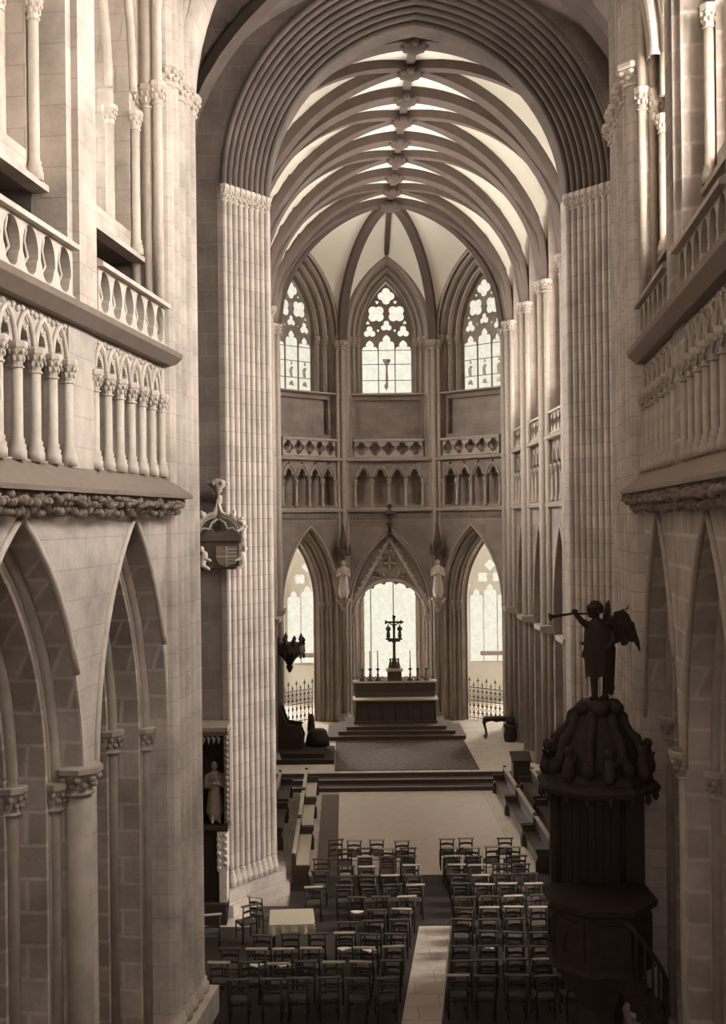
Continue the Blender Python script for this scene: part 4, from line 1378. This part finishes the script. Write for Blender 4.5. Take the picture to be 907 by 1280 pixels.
# ---- cloth-covered table
t = thing('table', 'small table under a pale cloth at the foot of the left pier', 'table', (-1.28, 25.15, .03), .05)
MB().box(-.46, .46, -.46, .46, .70, .735).build('tabletop', M['chair'], t)
for sx in (-1, 1):
    for sy in (-1, 1):
        MB().tube([(sx * .4, sy * .4, 0), (sx * .4, sy * .4, .70)], [.025, .035], 8).build('leg', M['chair'], t)
mb = MB()
nx = 14
ring0 = []
top = [(-.49, -.49), (.49, -.49), (.49, .49), (-.49, .49)]
per = []
for k in range(4):
    a, b = Vector(top[k]), Vector(top[(k + 1) % 4])
    for j in range(nx): per.append(a.lerp(b, j / nx))
nP = len(per)
vs = [(p.x, p.y, .742) for p in per]
for lv, dz in ((1, .06), (2, .14), (3, .21)):
    for j, p in enumerate(per):
        o_ = 1 + .012 * lv + .012 * lv * sin(j * 1.9)
        corner = 1 if j % nx in (0, 1, nx - 1) else 0
        vs.append((p.x * o_, p.y * o_, .742 - dz - (.06 * corner if lv == 3 else 0)))
fs = [tuple(range(nP))]
for lv in range(3):
    for j in range(nP):
        j2 = (j + 1) % nP
        fs.append((lv * nP + j, lv * nP + j2, (lv + 1) * nP + j2, (lv + 1) * nP + j))
mb.add(vs, fs)
o = mb.build('tablecloth', M['cloth'], None, (-1.28, 25.15, .03), .05)
tag(o, 'pale cloth draped over the small table by the left pier', 'tablecloth')

# ---- choir pews
def pew(label, x, y0, y1, face, seatmat, z=0):
    """long bench along the choir; back at local y=0, seat toward 'face' side"""
    L = y1 - y0
    t = thing('choir_bench', label, 'bench', (x, (y0 + y1) / 2, z), 0, 'long choir benches')
    f = face
    MB().plate([(-.0, 0), (.0, 0)], ()) if False else None
    sm = M['seat'] if seatmat == 'pale' else M['pew']
    def bx(a, b, c, d, e, g): return MB().box(min(a * f, b * f), max(a * f, b * f), c, d, e, g)
    bx(0, .05, -L / 2, L / 2, .42, .88).build('backrest', M['pew'], t)
    bx(-.02, .09, -L / 2, L / 2, .88, .92).build('top_rail', M['rail'], t)  # pale rail paints the light along the top edge
    bx(.05, .40, -L / 2 + .02, L / 2 - .02, .42, .455).build('seat', sm, t)
    bx(.30, .34, -L / 2 + .02, L / 2 - .02, .05, .42).build('front_board', M['pew'], t)
    for e in (-1, 1):
        y = e * (L / 2 - .03)
        mb = MB()
        prof = [(-.02, 0), (.46, 0), (.46, .3), (.40, .45), (.46, .60), (.44, .66), (.10, .66), (.08, .97), (-.02, .97)]
        mb._poly([[(a * f, b) for a, b in prof]], lambda p: (p[0], y - .04, p[1]), lambda p: (p[0], y + .04, p[1]))
        mb.build('bench_end', M['pew'], t)
    return t
for i, (y0, y1) in enumerate(((36.4, 39.3), (33.0, 36.3), (29.2, 32.9))):
    k = ('far', 'middle', 'near')[i]
    pew('%s bench of the left choir row with a pale seat' % k, -1.45, y0, y1, 1, 'pale')
    pew('%s bench of the right choir row facing the rug' % k, 5.55, max(y0, 30.4), y1, -1, '')
for i, (y0, y1) in enumerate(((36.2, 39.0), (32.8, 35.8))):
    k = ('farther', 'nearer')[i]
    pew('%s bench of the back row against the left choir wall' % k, -2.35, y0, y1, 1, '', 0)
    pew('%s bench of the back row against the right choir wall' % k, 6.45, y0, y1, -1, '', 0)
# tall prayer desk ends at the right row
t = thing('reading_desk', 'tall dark reading desk standing at the far end of the right benches', 'desk', (6.2, 40.0, 0))
MB().box(-.3, .3, -.25, .25, 0, 1.0).box(-.34, .34, -.29, .29, 0, .12).build('body', M['pew'], t)
MB().add([(-.36, -.3, 1.0), (.36, -.3, 1.0), (.36, .3, 1.22), (-.36, .3, 1.22), (-.36, -.3, 1.04), (.36, -.3, 1.04), (.36, .3, 1.26), (-.36, .3, 1.26)],
         [(0, 1, 2, 3), (4, 5, 6, 7), (0, 1, 5, 4), (1, 2, 6, 5), (2, 3, 7, 6), (3, 0, 4, 7)]).build('sloped_top', M['pew'], t)

# ---- bishop's throne with crown canopy
t = thing('throne_platform', 'dark low platform stepping out from the left choir wall', 'platform', (-1.6, 43.6, FZ))
MB().box(-1.2, 1.12, -1.45, 1.2, 0, .17).build('lower_step', M['blackwood'], t)
MB().box(-1.2, .75, -1.1, 1.1, .17, .34).build('upper_step', M['blackwood'], t)
t = thing('bishop_throne', 'dark canopied throne against the left choir wall with a crown of finials', 'throne', (-2.2, 43.9, FZ + .34))
TZ = .35
MB().box(-.52, .45, -.5, .5, .0, .5).build('seat', M['blackwood'], t)
MB().box(-.52, -.4, -.62, .62, 0, 3.95).build('back_panel', M['blackwood'], t)
for sy in (-1, 1):
    mb = MB().plate([(-.5, .0), (.5, 0), (.55, .4), (.42, .75), (.5, .85), (-.1, .95), (-.3, 1.5), (-.5, 1.6)], (), sy * .55 - .06, sy * .55 + .06)
    mb.build('arm_panel', M['blackwood'], t)
MB().lathe([(.04, 2.55), (.14, 2.75), (.10, 2.85), (.22, 3.05), (.42, 3.25), (.5, 3.3)], (-.0, 0, TZ), 8, False).build('canopy_pendant', M['blackwood'], t)
mb = MB().lathe([(.5, 3.28), (.62, 3.36), (.60, 3.62), (.5, 3.7)], (-.0, 0, TZ), 8, False)
mb.build('canopy', M['blackwood'], t)
for k in range(10):
    w = 2 * pi * k / 10
    hgt = .42 if k % 2 else .3
    MB().lathe([(.075, 0), (.05, hgt * .4), (.09, hgt * .55), (.015, hgt)], (.55 * cos(w), .55 * sin(w), 3.64 + TZ), 6).build('finial', M['blackwood'], t)
    MB().lathe([(.01, -.3), (.05, -.2), (.03, -.1), (.06, 0)], (.56 * cos(w), .56 * sin(w), 3.38 + TZ), 6).build('drop_pendant', M['blackwood'], t)
t = thing('armchair', 'dark draped armchair beside the throne on the left platform', 'chair', (-1.15, 44.1, FZ + .17))
mb = MB().lathe([(.48, 0), (.44, .3), (.36, .55), (.3, .62), (.05, .64)], (0, 0, .17), 14)
mb.build('drapery', M['blackwood'], t)
MB().cap((-.25, .22, .7), (-.25, .22, 1.25), .16, .12).build('draped_back', M['blackwood'], t)

# ---- console table and stool in the right apse arch
t = thing('console_table', 'small dark side table with curved legs before the right grille', 'table', (6.25, 46.9, FZ))
mb = MB().box(-.5, .5, -.26, .26, .82, .86)
mb.build('tabletop', M['blackwood'], t)
MB().plate([(-.46, .82), (-.46, .68), (-.2, .74), (0, .68), (.2, .74), (.46, .68), (.46, .82)], (), -.24, -.2).build('apron', M['blackwood'], t)
for sx in (-1, 1):
    for sy in (-1, 1):
        MB().tube([(sx * .43, sy * .2, .82), (sx * .50, sy * .22, .62), (sx * .42, sy * .2, .3), (sx * .40, sy * .2, .12), (sx * .48, sy * .22, .0)], [.05, .05, .032, .03, .045], 8).build('leg', M['blackwood'], t)
t = thing('draped_stool', 'dark bundled stool against the right apse pier beside the small table', 'stool', (6.75, 46.1, FZ))
MB().lathe([(.26, 0), (.3, .25), (.24, .5), (.3, .62), (.28, .7), (.05, .72)], seg=12).build('drapery', M['blackwood'], t)
MB().ell((.0, .0, .86), (.2, .2, .16)).build('cushion', M['blackwood'], t)

# ---- carved altarpiece on the transept wall
t = thing('side_altarpiece', 'dark carved side altarpiece with a niche at the foot of the left pier', 'altarpiece', (-3.80, 27.33, 0))
MB().box(-1.1, .88, -.55, .28, 0, .5).box(-1.05, .84, -.25, .28, .5, 2.2).build('base_panel', M['blackwood'], t)
MB().extr([(-.4, 2.2), (-.45, 2.26), (-.45, 2.36), (.28, 2.4), (.28, 2.2)], -1.1, .92).build('shelf', M['wood'], t)
mb = MB()
mb.box(-1.05, .86, .12, .28, 2.4, 4.6)
mb.build('niche_back', M['blackwood'], t)
for x in (-1.0, .12):
    mb = MB().box(x, x + .1, -.3, .12, 2.4, 4.5)
    mb.build('niche_side', M['blackwood'], t)
mb = MB().box(.84, .98, -.38, .15, 2.4, 4.6)
for k in range(15):
    mb.ell((.91, -.39, 2.5 + .14 * k), (.05, .045, .06), 8, 5)
mb.build('carved_pilaster', M['dstatue'], t)
mb = MB().box(.66, .90, -.42, .1, 1.25, 2.2).box(.70, .88, -.40, .1, .25, 1.25)
for k in range(10):
    mb.ell((.70 + .16 * (k % 2), -.43, 1.35 + .085 * k), (.06, .05, .05), 7, 5)
mb.build('carved_panel', M['statue'], t)
MB().extr([(-.38, 4.5), (-.5, 4.62), (-.52, 4.72), (.28, 4.76), (.28, 4.5)], -1.15, .95).build('cornice', M['dstatue'], t)
mb = MB()
for k in range(5):
    mb.tube([(.2 + .12 * k, -.34, 4.5), (.24 + .12 * k, -.36, 4.3), (.26 + .12 * k, -.34, 4.45)], .03, 6)
mb.build('cresting', M['dstatue'], t)
s = robed(MB(), 1.45).build('saint_statue', M['dstatue'], None, (-3.22, 27.16, 2.40), .25)
smooth_remesh(s, .02, 2); tag(s, 'dark robed statue standing in the niche of the left side altarpiece', 'statue')

# ---- heraldic tribune high on the left pier
t = thing('heraldic_tribune', 'carved coat of arms tribune with ogee hood high on the left pier', 'carving', (-3.05, 27.30, 8.5))
mb = MB().box(-.56, .50, -.22, .55, .05, .66)
mb.extr([(-.2, 0), (-.28, .05), (-.2, .1), (.5, .1), (.5, 0)], -.58, .52)
mb.build('balcony', M['rib'], t)
MB().extr([(-.24, .64), (-.32, .70), (-.30, .78), (.5, .78), (.5, .64)], -.60, .56).build('ledge', M['rib'], t)
sh = MB().plate([(-.05, .56), (.46, .56), (.46, .24), (.36, .12), (.2, .06), (.04, .12), (-.05, .24)], (), -.27, -.22)
sh = sh.build('shield', M['dstatue'], t)
mb = MB().box(.19, .215, -.285, -.268, .08, .56).box(-.05, .46, -.285, -.268, .30, .325)
for k in range(5):
    mb.box(.24, .44, -.28, -.268, .14 + .085 * k, .165 + .085 * k)
mb.build('quartering', M['carve_n'], sh)
for x, nm in ((-.38, 1), (.62, -1)):
    b = MB()
    b.cap((x, -.28, .12), (x + nm * .05, -.26, .36), .07, .09); b.ell((x - nm * .02, -.3, .5), .075); b.cap((x, -.3, .3), (x + nm * .2, -.34, .22), .05, .035)
    b.cap((x, -.3, .1), (x + nm * .16, -.34, .02), .06, .04)
    smooth_remesh(b.build('supporter_figure', M['carve_n'], t), .018, 2)
def ogee(n=10):
    L = []
    for i in range(n + 1):
        a = pi - pi * .5 * i / n * .86
        L.append((.56 * cos(a), .84 + .52 * sin(a)))
    x0, z0 = L[-1]
    for i in range(1, 6):
        f = i / 5
        L.append((x0 * (1 - f), z0 + .02 * f + .32 * f * f))
    return L
og = ogee()
full = og + [(-x, z) for x, z in reversed(og[:-1])]
MB().tube([(x, -.2, z) for x, z in full], .045, 8).tube([(x * .86, -.16, .84 + (z - .84) * .84) for x, z in full], .028, 6).build('ogee_hood', M['carve_n'], t)
MB().plate(full + [(.56, .78), (-.56, .78)], [foil(0, 1.04, .2, 3, pi / 2)], .0, .2).build('hood_panel', M['tran'], t)
mb = MB()
for sx in (-1, 1):
    mb.tube([(sx * .5, -.18, .86), (sx * .36, -.18, 1.0), (sx * .22, -.18, .98), (sx * .16, -.18, 1.12), (sx * .02, -.18, 1.22)], .028, 6)
mb.build('cusping', M['carve_n'], t)
for i in (1, 4, 7):
    for sx in (-1, 1):
        x, z = og[i]
        b = MB().ell((-sx * x * 1.1, -.22, z + .06), (.085, .07, .075), 8, 5).ell((-sx * x * 1.2, -.24, z + .12), (.05, .05, .05), 7, 4)
        b.build('crocket', M['carve_n'], t)
mb = MB().lathe([(.07, 1.5), (.05, 1.85), (.1, 1.88), (.1, 1.95), (.2, 2.02), (.22, 2.1), (.15, 2.16), (.06, 2.2)], (0, -.16, 0), 8)
for k in range(6):
    mb.ell((.2 * cos(k * pi / 3), -.16 + .2 * sin(k * pi / 3), 2.08), (.07, .07, .06), 7, 4)
mb.box(-.05, .05, -.16, .45, 1.6, 1.8)
mb.build('finial', M['carve'], t)
for sx in (-1, 1):
    b = MB().cap((sx * .6, -.2, .8), (sx * .6, -.22, 1.02), .08, .07).ell((sx * .6, -.24, 1.12), .07).cap((sx * .6, -.24, 1.0), (sx * .48, -.34, .92), .04, .03)
    smooth_remesh(b.build('flanking_figure', M['carve_n'], t), .018, 2)

# ---- pulpit
PX, PY = 4.36, 19.5
t = thing('pulpit', 'dark wooden pulpit with backboard and stair below the angel, at right', 'pulpit', (PX, PY, 0))
def octa(r, ph=pi / 8): return [(r * cos(ph + k * pi / 4), r * sin(ph + k * pi / 4)) for k in range(8)]
MB().lathe([(.72, 0), (.72, .2), (.5, .3), (.4, .5), (.38, 1.2), (.6, 1.6), (.86, 1.95)], seg=8, sm=False, ph=pi / 8).build('pedestal', M['blackwood'], t)
mb = MB().lathe([(.86, 1.95), (.96, 2.0), (.90, 2.08), (.88, 2.95), (.98, 3.02), (1.0, 3.12), (.9, 3.12)], seg=8, sm=False, ph=pi / 8)
mb.build('drum', M['blackwood'], t)
for k in range(8):
    w = k * pi / 4
    m_ = Matrix.Rotation(w + pi / 2, 4, 'Z')
    b = MB().plate([(-.24, 2.2), (.24, 2.2), (.24, 2.85), (-.24, 2.85)], [arc(0, .16, 2.5, .22, 0, 6) + [(.16, 2.3), (-.16, 2.3)]], -.86, -.80)
    b.xf(m_).build('carved_panel', M['blackwood'], t)
bk = MB()
for k in range(7):
    x = -.42 + .14 * k
    bk.box(x - .055, x + .055, .58 - .02 * (k % 2), .66, 3.1, 4.90)
bk.box(-.72, .97, .62, .72, 2.4, 4.92)
bk.build('backboard', M['wood'], t)
for sx in (-1, 1):
    MB().tube([(sx * .58, .62, 2.9), (sx * .58, .62, 4.9)], .05, 8).build('backboard_post', M['blackwood'], t)
# winding stair on the nave-wall side
stx = MB()
for k in range(10):
    w = -.2 + k * .16
    m_ = Matrix.Translation((0, 0, .2 * k)) @ Matrix.Rotation(-w, 4, 'Z')
    b = MB().box(.80, 1.12, -.2, .2, 0, .2)
    b.xf(m_); stx.add(b.v, b.f)
stx = stx.build('stair', M['blackwood'], t)
rl = MB().tube([(1.12 * cos(.2 - k * .16), 1.12 * sin(.2 - k * .16), 1.0 + .2 * k) for k in range(11)], .04, 8)
for k in range(10):
    a_ = .2 - k * .16
    rl.tube([(1.12 * cos(a_), 1.12 * sin(a_), .15 + .2 * k), (1.12 * cos(a_), 1.12 * sin(a_), 1.02 + .2 * k)], .025, 6)
rl.build('stair_rail', M['blackwood'], stx)
# sounding board
t = thing('sounding_board', 'dark carved pulpit canopy piled with scrolls and cherubs under the angel', 'canopy', (PX, PY, 4.95))
mb = MB().lathe([(.9, 0), (1.04, .03), (1.07, .12), (1.0, .2), (.95, .22), (.92, .36), (.8, .42)], seg=8, sm=False, ph=pi / 8)
mb.build('rim', M['blackwood'], t)
mb = MB().lathe([(.84, .36), (.70, .62), (.66, .8), (.55, 1.0), (.46, 1.15), (.42, 1.3), (.34, 1.42), (.30, 1.5), (.1, 1.52)], seg=12)
mb.build('dome', M['blackwood'], t)
mb = MB()
for k in range(8):
    w = pi / 8 + k * pi / 4
    pts = []
    for rr, zz in ((.98, .36), (1.0, .48), (.9, .56), (.84, .62), (.8, .78), (.74, .92), (.62, 1.0), (.54, 1.14), (.5, 1.28), (.42, 1.36)):
        pts.append((rr * .88 * cos(w), rr * .88 * sin(w), zz))
    mb.tube(pts, [.10, .11, .10, .09, .09, .10, .09, .08, .09, .06], 7)
    mb.ell((.86 * cos(w), .86 * sin(w), .5), .12, 8, 5)
mb.build('scroll', M['blackwood'], t)
for k in range(8):
    w = k * pi / 4
    b = MB().cap((.9 * cos(w), .9 * sin(w), .38), (.86 * cos(w), .86 * sin(w), .62), .12, .1)
    b.ell((.87 * cos(w), .87 * sin(w), .78), .095); b.cap((.9 * cos(w + .12), .9 * sin(w + .12), .6), (1.0 * cos(w + .2), 1.0 * sin(w + .2), .72), .04, .03)
    smooth_remesh(b.build('cherub', M['blackwood'], t), .022, 2)
for k in range(16):
    w = 2 * pi * k / 16
    MB().lathe([(.02, -.12), (.06, -.06), (.05, .0), (.03, .06)], (.98 * cos(w), .98 * sin(w), 0), 6).build('pendant_drop', M['blackwood'], t)
mb = MB()
for k in range(5):
    w = -2.6 + k * 1.0
    mb.ell((.34 * cos(w), .34 * sin(w), 1.42), (.15, .15, .13), 8, 5)
mb.lathe([(.36, 1.38), (.34, 1.5), (.28, 1.54), (.02, 1.55)], seg=10)
mb.build('cloud_base', M['blackwood'], t)

# ---- trumpeting angel
ZA = 4.95 + 1.54
t = thing('trumpeting_angel', 'dark winged angel statue blowing a long trumpet on top of the pulpit canopy', 'statue', (PX + .06, PY, ZA))
b = MB()
# legs
b.cap((-.10, -.02, .06), (-.11, -.02, .42), .055, .075); b.cap((-.11, -.02, .42), (-.09, 0, .8), .085, .11)
b.cap((.10, .06, .06), (.13, .05, .42), .055, .075); b.cap((.13, .05, .42), (.08, .02, .8), .085, .11)
b.cap((-.18, -.06, .03), (-.08, -.01, .04), .04, .05); b.cap((.03, .02, .03), (.12, .06, .04), .04, .05)
# torso, neck, head
b.cap((0, 0, .82), (-.01, 0, 1.0), .17, .155); b.cap((-.01, 0, 1.0), (-.03, 0, 1.26), .15, .18)
b.cap((-.17, 0, 1.30), (.12, 0, 1.30), .085, .085); b.cap((-.04, 0, 1.32), (-.07, -.01, 1.46), .065, .06)
b.ell((-.09, -.01, 1.54), (.105, .10, .13)); b.ell((-.195, -.02, 1.52), (.03, .025, .03), 6, 4)
b.cap((-.16, -.02, 1.47), (-.18, -.02, 1.47), .045, .03)
# trumpet arm (lifted to the left) and the other arm
b.cap((-.20, -.02, 1.29), (-.32, -.08, 1.38), .07, .058); b.cap((-.32, -.08, 1.38), (-.44, -.07, 1.52), .055, .04)
b.ell((-.455, -.065, 1.55), (.045, .04, .05), 8, 5)
for k in range(4):
    b.cap((-.45 + .02 * k, -.10, 1.56), (-.47 + .02 * k, -.04, 1.585), .014, .012, 6)
b.cap((.16, 0, 1.29), (.22, -.12, 1.04), .07, .058); b.cap((.22, -.12, 1.04), (.08, -.22, .92), .055, .04)
b.ell((.06, -.23, .91), (.05, .04, .04), 8, 5)
smooth_remesh(b.build('body', M['blackwood'], t), .016, 2)
h = MB()
for k in range(40):
    w = rnd.uniform(0, 2 * pi); u = rnd.uniform(.1, 1)
    h.ell((-.07 + .11 * cos(w) * math.sqrt(1 - u * u * .6), .0 + .11 * sin(w) * math.sqrt(1 - u * u * .6), 1.53 + .14 * u), .045, 6, 4)
h.lathe([(.155, 1.60), (.15, 1.64), (.09, 1.68), (.07, 1.72), (.02, 1.73)], (-.075, -.0, 0), 12)
h.build('hair', M['blackwood'], t)
tn = MB()
n = 36; rings_ = [(.235, .17, 1.33), (.255, .19, 1.15), (.265, .20, .95), (.265, .20, .80), (.245, .20, .62), (.225, .20, .40)]
vs = []
for ri, (rx, ry, z) in enumerate(rings_):
    for k in range(n):
        w = 2 * pi * k / n
        f = 1 + .05 * max(0, ri - 2) * .5 * sin(w * 9 + ri * .4)
        vs.append((rx * cos(w) * f - .01, ry * sin(w) * f, z - (.03 * sin(w * 5) if ri == 5 else 0)))
fs = []
for ri in range(len(rings_) - 1):
    for k in range(n):
        k2 = (k + 1) % n
        fs.append((ri * n + k, ri * n + k2, (ri + 1) * n + k2, (ri + 1) * n + k))
tn.add(vs, fs, True)
tn.cap((-.22, -.02, .98), (-.34, .0, .99), .05, .015); tn.cap((.19, 0, .9), (.2, .04, .12), .09, .05); tn.cap((.19, .02, .3), (.24, .04, .2), .05, .03)
tn.cap((-.22, 0, .9), (-.27, 0, .78), .06, .05)
tn.build('tunic', M['blackwood'], t)
tp = MB().tube([(-.20, -.02, 1.50), (-.45, -.045, 1.515), (-.80, -.08, 1.47), (-.86, -.085, 1.462), (-.88, -.088, 1.46)], [.014, .018, .028, .05, .075], 10)
tp.build('trumpet', M['blackwood'], t)
def wing(pts, y0, feathers, name='wing'):
    mb = MB()
    mb.plate(pts, (), y0 - .02, y0 + .02)
    for (x0, z0, x1, z1, r) in feathers:
        mb.cap((x0, y0 - .01, z0), (x1, y0 + .01, z1), r, r * .45, 7)
    mb.build(name, M['blackwood'], t)
wing([(.12, 1.22), (.24, 1.42), (.36, 1.53), (.46, 1.55), (.54, 1.48), (.62, 1.32), (.68, 1.16), (.73, 1.0), (.745, .84), (.69, .90), (.62, 1.02), (.585, .98), (.55, 1.0), (.50, .93), (.44, .92), (.40, 1.0), (.34, .96), (.28, 1.02), (.20, 1.0)], .16,
     [(.25, 1.4, .46, 1.55, .035), (.46, 1.5, .64, 1.25, .04), (.6, 1.3, .735, .85, .05), (.52, 1.3, .62, 1.0, .05), (.44, 1.3, .52, .96, .05), (.36, 1.3, .43, .95, .05), (.28, 1.25, .33, .99, .05), (.3, 1.5, .52, 1.56, .02), (.52, 1.57, .56, 1.62, .015)])
wing([(.06, 1.2), (.12, 1.45), (.17, 1.66), (.215, 1.72), (.24, 1.64), (.25, 1.4), (.22, 1.15)], .22, [(.12, 1.3, .2, 1.68, .04), (.2, 1.2, .225, 1.6, .04)])

# ================================================================== LIGHT, CAMERA
w = bpy.data.worlds.new('sky'); SC.world = w; w.use_nodes = True
nt = w.node_tree
bg = nt.nodes['Background']
bg.inputs[0].default_value = (1.0, .90, .78, 1)
bg.inputs[1].default_value = .4

def area(name, loc, target, sx, sy, power, col):
    d = bpy.data.lights.new(name, 'AREA'); d.shape = 'RECTANGLE'; d.size = sx; d.size_y = sy
    d.energy = power; d.color = col
    o = bpy.data.objects.new(name, d); COL.objects.link(o)
    o.location = loc
    o.rotation_euler = (Vector(target) - Vector(loc)).to_track_quat('-Z', 'Y').to_euler()
    return o
LC = (1.0, .97, .9)
# added fill lamp behind the viewpoint, in place of an unbuilt west window
area('west_fill_light', (1.0, -6, 14), (1.5, 20, 10), 7, 9, 500, LC)

cam = bpy.data.cameras.new('camera')
cam.sensor_fit = 'AUTO'; cam.sensor_width = 36
cam.lens = 1400 / 1280 * 36
cam.shift_x = 23.5 / 1280
cam.shift_y = 8 / 1280
cam.clip_end = 300
co = bpy.data.objects.new('camera', cam); COL.objects.link(co)
co.matrix_world = Matrix.Translation((0, 0, 9.7)) @ Matrix.Rotation(pi / 2, 4, 'X') @ Matrix.Rotation(RD(-.65), 4, 'Z')
SC.camera = co
vs_ = SC.view_settings
vs_.view_transform = 'Standard'; vs_.look = 'None'; vs_.exposure = 0.32; vs_.gamma = 1.0
vs_.use_curve_mapping = False
